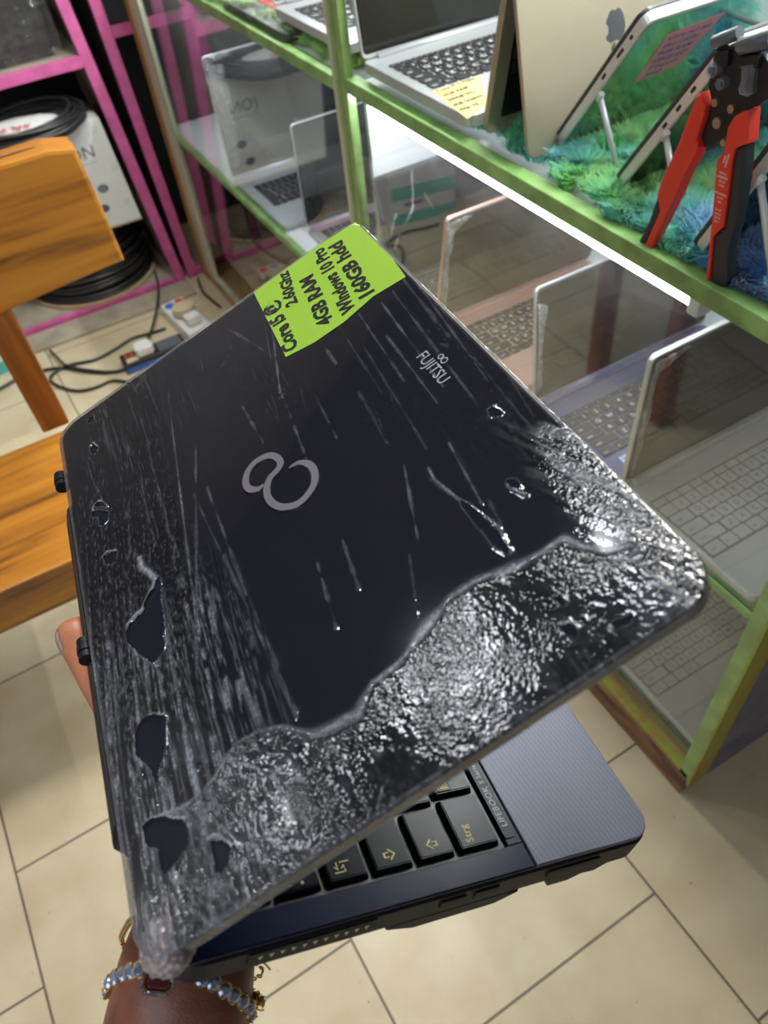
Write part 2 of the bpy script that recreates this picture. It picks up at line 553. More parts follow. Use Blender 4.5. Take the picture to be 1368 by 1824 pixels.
def tube(bm, pts, r, seg=8, cap=True, mi=0, closed=False):
    pts = [V(p) for p in pts]
    n = len(pts)
    rs = r if isinstance(r, (list, tuple)) else [r] * n
    rings = []
    prev = None
    for i, p in enumerate(pts):
        if closed:
            d = pts[(i + 1) % n] - pts[i - 1]
        else:
            d = pts[min(i + 1, n - 1)] - pts[max(i - 1, 0)]
        d.normalize()
        if prev is None:
            prev = d.orthogonal().normalized()
        prev = (prev - d * prev.dot(d))
        if prev.length < 1e-6:
            prev = d.orthogonal()
        prev.normalize()
        s = d.cross(prev)
        rings.append([bm.verts.new(p + (prev * math.cos(2 * math.pi * k / seg) + s * math.sin(2 * math.pi * k / seg)) * rs[i]) for k in range(seg)])
    m_ = n if closed else n - 1
    for i in range(m_):
        A, Bq = rings[i], rings[(i + 1) % n]
        for k in range(seg):
            f = bm.faces.new((A[k], A[(k + 1) % seg], Bq[(k + 1) % seg], Bq[k]))
            f.material_index = mi
            f.smooth = True
    if cap and not closed:
        bm.faces.new(rings[0][::-1]).material_index = mi
        bm.faces.new(rings[-1]).material_index = mi
    return bm


def smooth_path(pts, n=8):
    pts = [V(p) for p in pts]
    out = []
    for i in range(len(pts) - 1):
        p0, p1, p2, p3 = pts[max(i - 1, 0)], pts[i], pts[i + 1], pts[min(i + 2, len(pts) - 1)]
        for k in range(n):
            t = k / n
            out.append(0.5 * ((2 * p1) + (p2 - p0) * t + (2 * p0 - 5 * p1 + 4 * p2 - p3) * t * t + (3 * p1 - p0 - 3 * p2 + p3) * t ** 3))
    out.append(pts[-1])
    return out


def cyl(bm, c, axis, r, h, seg=24, r2=None, bev=0.0):
    axis = V(axis).normalized()
    q = V((0, 0, 1)).rotation_difference(axis).to_matrix().to_4x4()
    q.translation = V(c)
    res = bmesh.ops.create_cone(bm, cap_ends=True, segments=seg, radius1=r, radius2=r if r2 is None else r2, depth=h, matrix=q)
    return bm


_glyph = {}
def glyph(body, size=1.0, bold=0.0, shear=0.0, res=2):
    """flat outline mesh data (verts, faces) of a piece of writing, lower-left at origin"""
    key = (body, bold, shear, res)
    if key not in _glyph:
        cu = bpy.data.curves.new('writing', 'FONT')
        cu.body = body
        cu.size = 1
        cu.offset = bold
        cu.shear = shear
        cu.resolution_u = res
        cu.fill_mode = 'FRONT'
        o = bpy.data.objects.new('writing', cu)
        me = o.to_mesh()
        vs = [tuple(v.co) for v in me.vertices]
        fs = [tuple(p.vertices) for p in me.polygons]
        o.to_mesh_clear()
        bpy.data.objects.remove(o)
        bpy.data.curves.remove(cu)
        _glyph[key] = (vs, fs)
    vs, fs = _glyph[key]
    return [(x * size, y * size) for x, y, z in vs], fs


def add_glyph(bm, body, o, X, Y, size, bold=0.0, shear=0.0, mi=0, width=None, center=False, wob=0.0, thick=0.0):
    """writing laid on a plane: origin o, reading direction X, letter-up Y"""
    vs, fs = glyph(body, size, bold, shear)
    if not vs:
        return bm
    xs = [v[0] for v in vs]
    ys = [v[1] for v in vs]
    sx = 1.0 if width is None else width / (max(xs) - min(xs))
    cx_ = (max(xs) + min(xs)) / 2 if center else min(xs)
    cy_ = (max(ys) + min(ys)) / 2 if center else 0
    o, X, Y = V(o), V(X).normalized(), V(Y).normalized()
    N = X.cross(Y).normalized()
    vv = []
    for x, y in vs:
        yy = y - cy_ + (wob * size * math.sin(x / size * 2.1) if wob else 0)
        vv.append(bm.verts.new(o + X * ((x - cx_) * sx) + Y * yy + N * thick))
    for f in fs:
        try:
            q = bm.faces.new([vv[i] for i in f])
            q.material_index = mi
        except ValueError:
            pass
    return bm
# ---- measured outlines, in metres
PLIERS = {'grip_left': [(0.4998, 0.9732),(0.4923, 0.9638),(0.4918, 0.9556),(0.495, 0.9363),(0.4908, 0.9288),(0.4936, 0.9175),(0.5007, 0.8983),(0.5057, 0.8772),(0.5118, 0.8581),(0.5201, 0.8319),(0.5241, 0.8137),(0.5297, 0.8066),(0.5366, 0.8045),(0.5217, 0.8568),(0.5289, 0.8703),(0.5273, 0.8841),(0.5201, 0.9073),(0.5144, 0.9259),(0.5109, 0.9431),(0.5072, 0.9583),(0.5037, 0.9702)], 'tip_left': [(0.5446, 0.8067),(0.5438, 0.8146),(0.5351, 0.8401),(0.5289, 0.8703),(0.5217, 0.8568),(0.5366, 0.8045)], 'grip_right': [(0.4464, 0.9737),(0.4532, 0.9705),(0.4601, 0.9646),(0.4636, 0.9555),(0.4633, 0.9459),(0.4622, 0.9336),(0.4675, 0.9261),(0.4643, 0.9094),(0.4598, 0.8848),(0.456, 0.862),(0.4516, 0.8368),(0.4475, 0.8101),(0.4434, 0.8093),(0.4469, 0.8319),(0.4519, 0.8587),(0.4453, 0.8697),(0.4431, 0.8722),(0.4479, 0.9092),(0.4513, 0.9314),(0.4509, 0.9414),(0.4402, 0.9482)], 'tip_right': [(0.4509, 0.9414),(0.4425, 0.9461),(0.4389, 0.9298),(0.4344, 0.9021),(0.4323, 0.8782),(0.4328, 0.8552),(0.4251, 0.8245),(0.4267, 0.8166),(0.4337, 0.8123),(0.4434, 0.8093),(0.4469, 0.8319),(0.4519, 0.8587),(0.4431, 0.8722),(0.4479, 0.9092),(0.4513, 0.9314)], 'head': [(0.5002, 1.0061),(0.4894, 1.0121),(0.4769, 1.0112),(0.465, 1.0114),(0.4522, 1.0131),(0.4446, 1.0089),(0.4349, 0.9844),(0.4445, 0.9755),(0.4532, 0.9705),(0.4636, 0.9555),(0.4633, 0.9459),(0.4728, 0.9402),(0.4814, 0.9304),(0.4886, 0.9281),(0.495, 0.9363),(0.4918, 0.9556),(0.4929, 0.969),(0.4993, 0.978),(0.4985, 0.9913)], 'jaw1': [(0.5062, 1.0079),(0.5043, 1.0108),(0.499, 1.014),(0.4834, 1.0209),(0.4768, 1.0214),(0.4735, 1.0191),(0.478, 1.0146),(0.4889, 1.0104),(0.4898, 1.0047),(0.4964, 1.0057)], 'jaw2': [(0.479, 1.0095),(0.4784, 1.0133),(0.4727, 1.0167),(0.4588, 1.0228),(0.4497, 1.0236),(0.4451, 1.0182),(0.4457, 1.0122),(0.4574, 1.0089),(0.4655, 1.0077),(0.4724, 1.008)], 'slider': [(0.4648, 1.003),(0.4534, 1.0068),(0.4511, 1.0025),(0.4496, 0.9906),(0.4465, 0.9864),(0.452, 0.9827),(0.4597, 0.9823),(0.4627, 0.986),(0.4614, 0.9927)]}
RIVETS = [(0.4855, 0.9683, 0.0046),(0.4671, 0.9682, 0.0049),(0.4783, 0.9533, 0.0063),(0.467, 0.9399, 0.0039)]
KNOBS = [(0.4923, 0.9934, 0.0074),(0.4811, 0.9852, 0.006)]
PTEXT = [(0.4579, 0.9256),(0.4569, 0.9135),(0.4553, 0.902)]
HOLES = [[(0.3169, 0.0229),(0.3141, 0.0255),(0.3096, 0.0252),(0.3121, 0.0212)], [(0.2867, 0.0193),(0.2869, 0.022),(0.2819, 0.024),(0.278, 0.0228),(0.2791, 0.0205),(0.2832, 0.0194)], [(0.2304, 0.0136),(0.2305, 0.0151),(0.2288, 0.0176),(0.2227, 0.0226),(0.2176, 0.0213),(0.2155, 0.0183),(0.2181, 0.0162),(0.2249, 0.0164),(0.2278, 0.0132)], [(0.235, 0.0157),(0.2355, 0.018),(0.231, 0.0212),(0.2274, 0.0223),(0.2309, 0.0201),(0.2323, 0.017)], [(0.1939, 0.0149),(0.1923, 0.0167),(0.1922, 0.0198),(0.1905, 0.0223),(0.1853, 0.0212),(0.1853, 0.0177),(0.1885, 0.0154)], [(0.1567, 0.0408),(0.152, 0.0411),(0.1428, 0.0388),(0.1346, 0.0384),(0.1261, 0.0374),(0.1224, 0.0357),(0.1193, 0.0359),(0.1149, 0.034),(0.1123, 0.0287),(0.1153, 0.0271),(0.1197, 0.0245),(0.124, 0.0226),(0.1324, 0.0188),(0.1374, 0.0189),(0.1399, 0.021),(0.1416, 0.0269),(0.1421, 0.0303),(0.1464, 0.0316),(0.1501, 0.0352),(0.1519, 0.0384)], [(0.0875, 0.0156),(0.0894, 0.0196),(0.0877, 0.0243),(0.0838, 0.0284),(0.0729, 0.0262),(0.067, 0.0234),(0.0641, 0.0208),(0.0586, 0.0187),(0.0627, 0.0186),(0.0661, 0.0183),(0.071, 0.0159),(0.0762, 0.0131),(0.0828, 0.0144)], [(0.0461, 0.0109),(0.0465, 0.0147),(0.0438, 0.0197),(0.0413, 0.0228),(0.0386, 0.0267),(0.0338, 0.0278),(0.0288, 0.0256),(0.0276, 0.0223),(0.0254, 0.0196),(0.0245, 0.0158),(0.0268, 0.0146),(0.0313, 0.0147),(0.0352, 0.0149),(0.0385, 0.0112),(0.0421, 0.01)], [(0.0253, 0.0353),(0.0226, 0.0393),(0.0198, 0.0419),(0.0163, 0.0402),(0.0143, 0.0386),(0.0133, 0.0366),(0.0148, 0.0345),(0.0186, 0.0352),(0.0218, 0.0348)], [(0.0904, 0.1737),(0.0842, 0.1757),(0.0732, 0.1769),(0.0643, 0.1778),(0.056, 0.177),(0.0567, 0.1754),(0.064, 0.1737),(0.0739, 0.1731),(0.0836, 0.1732)], [(0.1229, 0.2056),(0.1226, 0.2083),(0.1172, 0.2092),(0.1166, 0.2072),(0.1189, 0.2051)], [(0.0855, 0.1928),(0.0821, 0.1955),(0.078, 0.1952),(0.0795, 0.1929),(0.0828, 0.1918)], [(0.0268, 0.2078),(0.0258, 0.2116),(0.0238, 0.2112),(0.0235, 0.209)], [(0.0189, 0.1756),(0.0178, 0.1785),(0.0155, 0.1791),(0.0131, 0.1776),(0.0155, 0.176)], [(0.0298, 0.1794),(0.0278, 0.1819),(0.0248, 0.1815),(0.0269, 0.1797)], [(0.0102, 0.189),(0.0084, 0.1958),(0.007, 0.1938),(0.0076, 0.1892)], [(0.0175, 0.182),(0.0152, 0.1841),(0.0149, 0.1829)]]
RIMS = [([(0.0461, 0.0109),(0.0465, 0.0147),(0.0444, 0.0198),(0.0419, 0.0229),(0.0391, 0.0268)], 2.6),([(0.0845, 0.0147),(0.0887, 0.0184),(0.0883, 0.0234),(0.0841, 0.0284)], 1.8),([(0.0267, 0.0343),(0.0267, 0.037),(0.023, 0.0403),(0.0198, 0.0419)], 1.6),([(0.1411, 0.0208),(0.1438, 0.0255),(0.144, 0.0293),(0.1498, 0.0342),(0.1558, 0.0392),(0.163, 0.0369),(0.1683, 0.034),(0.1759, 0.0336)], 2.6),([(0.1309, 0.0194),(0.1236, 0.0225),(0.1149, 0.027),(0.1092, 0.0302)], 1.2),([(0.2291, 0.0134),(0.2349, 0.0142),(0.2366, 0.0187),(0.2274, 0.0223)], 1.2),([(0.1937, 0.0144),(0.1952, 0.0172),(0.1919, 0.0223)], 1.2),([(0.2878, 0.0191),(0.29, 0.0221),(0.2826, 0.0242)], 0.9),([(0.1149, 0.171),(0.1076, 0.1702),(0.0916, 0.1733),(0.075, 0.1779),(0.0684, 0.1792),(0.0549, 0.1768)], 0.8),([(0.1234, 0.2059),(0.1228, 0.209),(0.1172, 0.2092)], 0.8),([(0.0828, 0.1918),(0.0768, 0.1934),(0.0736, 0.1945)], 1.2),([(0.0267, 0.2086),(0.028, 0.2132),(0.025, 0.2119)], 1.4),([(0.0205, 0.1751),(0.0191, 0.1784),(0.0148, 0.1792)], 1.2),([(0.0305, 0.1793),(0.0282, 0.1821),(0.0248, 0.1815)], 0.8)]
RIDGE = [(0.0454, 0.0197),(0.043, 0.028),(0.044, 0.0358),(0.0466, 0.0427),(0.051, 0.0491),(0.0534, 0.0548),(0.0526, 0.0635),(0.0484, 0.0734),(0.038, 0.0831),(0.0361, 0.0896),(0.0344, 0.1009),(0.0386, 0.1056),(0.0418, 0.1101),(0.043, 0.1228),(0.0489, 0.1366),(0.0536, 0.1488),(0.0538, 0.1612),(0.0499, 0.1712),(0.0479, 0.1796),(0.0478, 0.1879),(0.0477, 0.195),(0.0402, 0.1983),(0.0332, 0.2028),(0.0302, 0.2097),(0.0278, 0.2148),(0.019, 0.2192)]
CREASES = [((0.2971, 0.1465),(0.2533, 0.1369)),((0.304, 0.1528),(0.222, 0.1324)),((0.227, 0.1331),(0.1986, 0.1311)),((0.1917, 0.1303),(0.1487, 0.1262)),((0.2453, 0.1773),(0.1743, 0.1741)),((0.2394, 0.1894),(0.1716, 0.1857)),((0.2359, 0.2022),(0.1523, 0.1978)),((0.2384, 0.2105),(0.1307, 0.204)),((0.2344, 0.1112),(0.1949, 0.1128)),((0.11, 0.125),(0.0821, 0.1215)),((0.1912, 0.0777),(0.1147, 0.0777)),((0.1433, 0.0742),(0.048, 0.0795)),((0.194, 0.0699),(0.1166, 0.0754)),((0.1249, 0.1633),(0.0864, 0.1515)),((0.0817, 0.1452),(0.0551, 0.136)),((0.1118, 0.1682),(0.0869, 0.1743)),((0.1842, 0.1655),(0.1428, 0.1628)),((0.1074, 0.0783),(0.0501, 0.0802)),((0.2051, 0.1472),(0.1661, 0.145)),((0.2872, 0.0753),(0.1209, 0.0529)),((0.2244, 0.0793),(0.0937, 0.0465)),((0.218, 0.0345),(0.1006, 0.0161)),((0.0827, 0.1826),(0.0533, 0.178)),((0.1206, 0.1841),(0.082, 0.1795)),((0.2117, 0.1808),(0.1256, 0.1752)),((0.1076, 0.1112),(0.0722, 0.1067)),((0.3085, 0.1235),(0.2646, 0.1358)),((0.2512, 0.1649),(0.2137, 0.1644)),((0.2409, 0.2189),(0.1799, 0.2154)),((0.2349, 0.2231),(0.1383, 0.2141)),((0.2085, 0.1931),(0.1451, 0.1911))]
NOTE = [(0.3253, 0.1482),(0.2464, 0.1444),(0.242, 0.1616),(0.2416, 0.1806),(0.2455, 0.2014),(0.2428, 0.221),(0.2664, 0.2231),(0.2994, 0.2255),(0.3174, 0.2248),(0.3229, 0.2225),(0.3256, 0.2018),(0.3273, 0.1792),(0.3256, 0.1634)]
LOGO = [(0.1671, 0.1186),(0.1675, 0.1208),(0.1665, 0.1241),(0.1634, 0.1267),(0.1594, 0.1283),(0.1551, 0.1284),(0.1507, 0.127),(0.1472, 0.1247),(0.1449, 0.1213),(0.1435, 0.1177),(0.1436, 0.1142),(0.1454, 0.1103),(0.1486, 0.1068),(0.1531, 0.1046),(0.1577, 0.1037),(0.162, 0.1041),(0.1663, 0.1058),(0.1695, 0.1085),(0.1707, 0.1119),(0.1721, 0.1147),(0.1748, 0.1162),(0.1789, 0.1157),(0.1828, 0.1138),(0.1853, 0.1102),(0.1859, 0.1055),(0.1843, 0.1013),(0.1811, 0.0983),(0.1767, 0.0966),(0.1724, 0.0968),(0.1693, 0.0988),(0.1676, 0.1018),(0.1681, 0.1043)]
JOINTS = {'elbow': (-0.1242, 0.0714, 0.8095, 0.04), 'fore': (-0.0797, 0.1082, 0.8744, 0.036), 'wrist': (-0.057, 0.1343, 0.887, 0.031), 'heel': (-0.0392, 0.1523, 0.8856, 0.0225), 'palm': (-0.0387, 0.1794, 0.884, 0.022), 'thumb0': (-0.0514, 0.2066, 0.891, 0.015), 'thumb1': (-0.0486, 0.2482, 0.9009, 0.0115), 'thumb2': (-0.0534, 0.2684, 0.9065, 0.01), 'thumb3': (-0.0567, 0.2842, 0.9116, 0.0078), 'thumb4': (-0.0563, 0.2956, 0.9145, 0.0098), 'thumb5': (-0.0559, 0.3052, 0.9172, 0.0072), 'i0': (-0.0295, 0.2178, 0.8895, 0.0105), 'i1': (-0.0078, 0.2372, 0.8963, 0.009), 'i2': (0.0075, 0.2479, 0.9014, 0.008), 'i3': (0.0199, 0.2562, 0.9048, 0.007), 'm0': (-0.0148, 0.2122, 0.8891, 0.0105), 'm1': (0.0131, 0.2278, 0.899, 0.009), 'm2': (0.0319, 0.2378, 0.9048, 0.008), 'm3': (0.0466, 0.246, 0.9091, 0.007), 'r0': (-0.0041, 0.197, 0.8885, 0.01), 'r1': (0.0249, 0.2083, 0.8966, 0.0085), 'r2': (0.0453, 0.215, 0.9017, 0.0078), 'r3': (0.06, 0.2204, 0.9035, 0.007), 'p0': (-0.0009, 0.1776, 0.8858, 0.0095), 'p1': (0.0256, 0.1825, 0.8903, 0.008), 'p2': (0.0436, 0.1856, 0.8929, 0.007), 'p3': (0.0564, 0.1878, 0.8941, 0.0062)}
GEMS = [(-0.0938, 0.1294, 0.8976),(-0.0892, 0.1277, 0.9087),(-0.0841, 0.1247, 0.9176),(-0.0795, 0.1221, 0.9239),(-0.0754, 0.1196, 0.9288),(-0.0715, 0.1169, 0.9321),(-0.0552, 0.1055, 0.93),(-0.0526, 0.1027, 0.928),(-0.0498, 0.1003, 0.925),(-0.0476, 0.0973, 0.9206),(-0.0459, 0.0952, 0.9155),(-0.0446, 0.0937, 0.908),(-0.0443, 0.0931, 0.8981),(-0.0459, 0.0935, 0.8856)]
PEND = [(-0.0659, 0.1094, 0.9334),(-0.0559, 0.1026, 0.9307),(-0.0617, 0.118, 0.9407)]
LINKS = [(-0.0605, 0.1074, 0.9323),(-0.0581, 0.1065, 0.9312)]
CHAIN = [(-0.0852, 0.1452, 0.8855),(-0.0825, 0.1451, 0.8972),(-0.0785, 0.1428, 0.9076),(-0.0747, 0.1404, 0.9166),(-0.0711, 0.1384, 0.9243),(-0.0656, 0.1348, 0.9315),(-0.0561, 0.1266, 0.9337),(-0.0468, 0.1175, 0.9296),(-0.0398, 0.1109, 0.9214),(-0.0365, 0.1079, 0.9106),(-0.0364, 0.1089, 0.8966),(-0.0373, 0.1111, 0.8819)]
CHAINEND = [(-0.0347, 0.1089, 0.8918),(-0.0342, 0.1077, 0.8883),(-0.0338, 0.1068, 0.885),(-0.0336, 0.106, 0.8817)]
CORD1 = [(-0.2617, 2.3024, -0.16), (-0.2087, 2.3075, -0.16), (-0.1337, 2.3285, -0.16), (-0.0728, 2.3189, -0.16), (0.0004, 2.2825, -0.16), (0.0637, 2.2106, -0.16), (0.1241, 2.1659, -0.16), (0.1648, 2.1604, -0.16)]
CORD2 = [(-0.0247, 2.408, -0.16), (-0.0131, 2.3397, -0.16), (0.0004, 2.2825, -0.16), (0.041, 2.2275, -0.16), (0.0991, 2.1739, -0.16)]
CORD3 = [(0.1423, 2.087, -0.16), (0.1034, 2.1259, -0.16), (0.0493, 2.125, -0.16), (0.0003, 2.1409, -0.16), (-0.0402, 2.1907, -0.16), (-0.0605, 2.2397, -0.16), (-0.058, 2.2656, -0.16), (-0.0356, 2.2842, -0.16), (0.0119, 2.2919, -0.16), (0.0893, 2.2705, -0.16), (0.1591, 2.285, -0.16), (0.2236, 2.3089, -0.16), (0.2738, 2.3021, -0.16), (0.3359, 2.2943, -0.16)]
CORD4 = [(0.3956, 2.5, -0.0657), (0.3829, 2.45, -0.0969), (0.347, 2.38, -0.1231), (0.3015, 2.31, -0.1432), (0.2588, 2.24, -0.1446)]
CORD5 = [(0.5309, 2.5, -0.1447), (0.5186, 2.42, -0.1564), (0.5288, 2.35, -0.1962), (0.5359, 2.3, -0.2132)]

# ================================================================== SETTING
FZ = -0.167     # the floor steps down behind the bench
bm = B((-1.6, -1.6, -0.03), (1.6, 1.80, 0.0))
box(bm, (-1.6, 1.80, FZ - 0.03), (1.6, 3.2, FZ))
box(bm, (-1.6, 1.79, FZ - 0.03), (1.6, 1.80, -0.03))
struct('floor', bm, 'tile')
struct('wall_back', B((-1.6, 3.2, FZ), (1.6, 3.25, 2.65)), 'wall')
struct('wall_left', B((-1.65, 0.4, FZ), (-1.6, 3.2, 2.65)), 'wall')
struct('wall_right', B((1.6, -1.6, FZ), (1.65, 3.2, 2.65)), 'wall')
struct('wall_front', B((-1.6, -1.65, -0.03), (1.6, -1.6, 2.65)), 'wall')
struct('ceiling', B((-1.65, -1.65, 2.65), (1.65, 3.25, 2.70)), 'ceil')

# two round ceiling lamps: their mirror images fall on the crumpled film of the lid
for lx, ly, rr, lab in ((-0.608, 1.56, 0.13, 'round white ceiling lamp above the wooden bench'), (0.087, 1.33, 0.10, 'round white ceiling lamp above the aisle beside the left case'),
                        (-1.40, 1.68, 0.055, 'small round ceiling lamp added by the left wall for sparkle on the film')):  # third lamp is added so the film's lower left sparkles
    t = thing('ceiling_lamp', lab, 'ceiling lamp', (lx, ly, 2.6495))
    finish('housing', cyl(bmesh.new(), (0, 0, -0.012), (0, 0, 1), rr + 0.012, 0.022, 40), 'white', t)
    finish('lit_disc', cyl(bmesh.new(), (0, 0, -0.030), (0, 0, 1), rr, 0.014, 40), 'ctube', t)

t = thing('ceiling_lamp', 'broad square ceiling lamp right above the right display case', 'ceiling lamp', (0.62, 1.15, 2.6495))
finish('housing', B((-0.17, -0.17, -0.022), (0.17, 0.17, -0.0005), 0.003), 'white', t)
finish('lit_panel', B((-0.15, -0.15, -0.030), (0.15, 0.15, -0.0225), 0.002), 'cpanel', t)

# ================================================================== DISPLAY CASES
XF = 0.572
def rail(parent, name, y0, y1, z0, z1, m, x0=XF, x1=XF + 0.022):
    return finish(name, B((x0, y0, z0), (x1, y1, z1), 0.0015), m, parent)

# ---- right case
c = thing('display_case', 'green taped glass display case with grey side panel and brown wooden base', 'display case', (0, 0, 0))
finish('base', B((0.556, 0.245, 0.001), (1.02, 1.20, 0.050), 0.004), 'rawwood', c)
rail(c, 'base_tape', 0.245, 1.20, 0.050, 0.062, 'olive', 0.560, 0.580)
finish('ledge', B((0.575, 0.262, 0.050), (0.592, 1.195, 0.066), 0.004), 'tanwood', c)
finish('bottom_board', B((0.592, 0.262, 0.050), (1.01, 1.195, 0.060)), 'rawwood', c)
finish('corner_post', B((0.560, 0.2415, 0.035), (0.583, 0.262, 1.30), 0.0015), 'green2', c)
finish('corner_post', B((1.0, 0.2445, 0.035), (1.02, 0.262, 1.30), 0.0015), 'green2', c)
finish('edge_tape', B((0.5605, 0.2390, 0.030), (0.6010, 0.2430, 1.30), 0.0015), 'olive', c)
finish('corner_post', B((XF, 1.198, 0.035), (XF + 0.016, 1.216, 1.30), 0.0015), 'green2', c)
rail(c, 'rail', 0.262, 1.198, 0.449, 0.463, 'green')
finish('shelf', B((XF + 0.022, 0.262, 0.449), (1.01, 1.195, 0.462)), 'whiteboard', c)
rail(c, 'rail', 0.262, 1.198, 0.793, 0.815, 'green')
finish('shelf', B((XF + 0.022, 0.262, 0.803), (1.01, 1.195, 0.806)), 'milky', c)
finish('side_panel', B((0.598, 0.243, 0.012), (1.015, 0.250, 1.30)), 'greypanel', c)
finish('back_panel', B((1.01, 0.25, 0.04), (1.02, 1.20, 1.30)), 'whiteboard', c)
finish('roof_board', B((0.560, 0.2405, 1.301), (1.02, 1.215, 1.325), 0.002), 'green2', c)  # unseen top, added so its edge casts the shadow on the floor
finish('divider', B((0.600, 1.186, 0.062), (1.01, 1.196, 0.792)), 'whiteboard', c)
finish('front_pane', B((0.575, 0.262, 0.066), (0.578, 1.197, 0.449)), 'glass', c)
finish('front_pane', B((0.575, 0.262, 0.463), (0.578, 1.197, 0.793)), 'glass_dusty', c)

# ---- left case
c = thing('display_case', 'glass display case with ochre corner post standing beside the pink shelves', 'display case', (0, 1.22, 0))
oy = -1.22
def lf(name, lo, hi, m, bev=0.0015):
    return finish(name, B((lo[0], lo[1] + oy, lo[2]), (hi[0], hi[1] + oy, hi[2]), bev), m, c)
yE = 2.50
lf('base', (XF, 1.80, FZ + 0.001), (1.02, yE + 0.02, FZ + 0.035), 'tanwood')
lf('base', (XF, 1.219, 0.001), (1.02, 1.785, 0.04), 'tanwood')
lf('corner_post', (XF - 0.004, yE, FZ + 0.001), (XF + 0.012, yE + 0.055, 1.30), 'ochre')
lf('trim_strip', (XF - 0.002, yE - 0.090, FZ + 0.03), (XF + 0.012, yE, 1.30), 'cream')
lf('corner_post', (1.0, yE, FZ + 0.001), (1.02, yE + 0.02, 1.30), 'ochre')
lf('corner_post', (XF, 1.219, 0.001), (XF + 0.016, 1.232, 1.30), 'green2')
lf('trim_strip', (XF, 1.160 + 0.0735, 0.04), (XF + 0.012, 1.247, 1.30), 'cream')
lf('rail', (XF, 1.247, 0.785), (XF + 0.022, yE - 0.090, 0.806), 'green')
lf('shelf', (XF + 0.022, 1.247, 0.787), (1.01, yE, 0.800), 'whiteboard')
lf('rail', (XF, 1.247, 0.342), (XF + 0.018, yE - 0.090, 0.356), 'green')
lf('shelf', (XF + 0.018, 1.247, 0.344), (1.01, yE, 0.355), 'whiteboard')
lf('rail', (XF, 1.80, FZ + 0.035), (XF + 0.018, yE - 0.090, FZ + 0.048), 'cream')
lf('bottom_board', (XF + 0.018, 1.80, FZ + 0.035), (1.01, yE, FZ + 0.042), 'tanwood')
lf('back_panel', (1.01, 1.22, 0.04), (1.02, yE, 1.30), 'dark')
lf('side_pane', (XF + 0.012, yE + 0.010, FZ + 0.04), (1.0, yE + 0.013, 1.30), 'glass', 0)
lf('roof_board', (0.560, 1.219, 1.301), (1.02, 2.53, 1.325), 'green2')
lf('front_pane', (0.575, 1.247, 0.356), (0.578, yE - 0.088, 0.785), 'glass_dusty', 0)
lf('front_pane', (0.575, 1.247, 0.04), (0.578, yE - 0.088, 0.342), 'glass', 0)

# ---- tube lights in the cases
def case_light(x, y0, y1, z, label, m='tube'):
    t = thing('led_tube_light', label, 'tube light', (x, (y0 + y1) / 2, z))
    h = (y1 - y0) / 2
    finish('lit_tube', tube(bmesh.new(), [(0, -h, 0), (0, h, 0)], 0.0064, 12), m, t)
    finish('housing', B((-0.006, -h + 0.01, 0.007), (0.006, h, 0.0185), 0.002), 'white', t)
    finish('end_cap', B((-0.011, -h - 0.012, -0.010), (0.012, -h + 0.004, 0.014), 0.003), 'white', t)
    return t
case_light(0.603, 0.470, 1.170, 0.768, 'glowing white tube light under the green shelf edge of the right case')
case_light(0.625, 1.27, 2.35, 0.767, 'white tube light hidden under the shelf edge of the left case')
case_light(0.80, 0.32, 1.14, 1.27, 'white tube light high up in the right case above the fur', 'tubetop')
case_light(0.80, 1.30, 2.40, 1.27, 'white tube light high up in the left case', 'tubetop')

# ---- cloth under the lowest laptop
bm = bmesh.new()
N = 60
rows = []
for j in range(N + 1):
    y = 0.270 + (1.17 - 0.270) * j / N
    r = []
    for k, (x, z) in enumerate(((0.592, 0.061), (0.592, 0.066), (0.598, 0.0700), (0.606, 0.0665), (0.62, 0.0655), (1.0, 0.0655))):
        r.append(bm.verts.new((x + 0.0015 * math.sin(y * 90 + k), y, z + 0.0012 * math.sin(y * 70 + k * 2))))
    rows.append(r)
for j in range(N):
    for k in range(5):
        bm.faces.new((rows[j][k], rows[j][k + 1], rows[j + 1][k + 1], rows[j + 1][k]))
tag(finish('cloth', bm, 'greencloth', None, True), 'dark green cloth lining the bottom of the right display case', 'cloth')

# ================================================================== LAPTOPS ON DISPLAY
ROWS = [
    (0.55, [(1, x) for x in 'esc F1 F2 F3 F4 F5 F6 F7 F8 F9 F10 F11 F12 del'.split()] + [(1, '')]),
    (1.0, [(1, x) for x in '`1234567890-='] + [(2, 'back')]),
    (1.0, [(1.5, 'tab')] + [(1, x) for x in 'QWERTYUIOP[]'] + [(1.5, '\\')]),
    (1.0, [(1.75, 'caps')] + [(1, x) for x in "ASDFGHJKL;'"] + [(2.25, 'enter')]),
    (1.0, [(2.25, 'shift')] + [(1, x) for x in 'ZXCVBNM,./'] + [(2.75, 'shift')]),
    (1.0, [(1.25, 'ctrl'), (1, 'fn'), (1.1, ''), (1.15, 'alt'), (5.5, ''), (1, 'alt'), (1, 'ctrl'), (1, ''), (1, ''), (1, '')]),
]
_keymesh = {}
def key_mesh(wd, dp, lab, km, gm):
    k = (round(wd, 4), round(dp, 4), lab, km, gm)
    if k not in _keymesh:
        bm = bmesh.new()
        poly_prism(bm, rrect(0, 0, wd, dp, min(wd, dp) * 0.13, 2), 0, 0.0016, IDN, bev=0.0003)
        if lab and gm:
            if len(lab) == 1:
                add_glyph(bm, lab, (wd / 2, dp / 2, 0.00168), (1, 0, 0), (0, 1, 0), dp * 0.62, bold=0.02, mi=1, center=True)
            else:
                add_glyph(bm, lab, (wd * 0.15, dp * 0.3, 0.00168), (1, 0, 0), (0, 1, 0), dp * 0.36, bold=0.01, mi=1)
        me = bpy.data.meshes.new('key')
        bm.to_mesh(me)
        bm.free()
        me.materials.append(M[km])
        me.materials.append(M[gm or 'keyglyph'])
        _keymesh[k] = me
    return _keymesh[k]


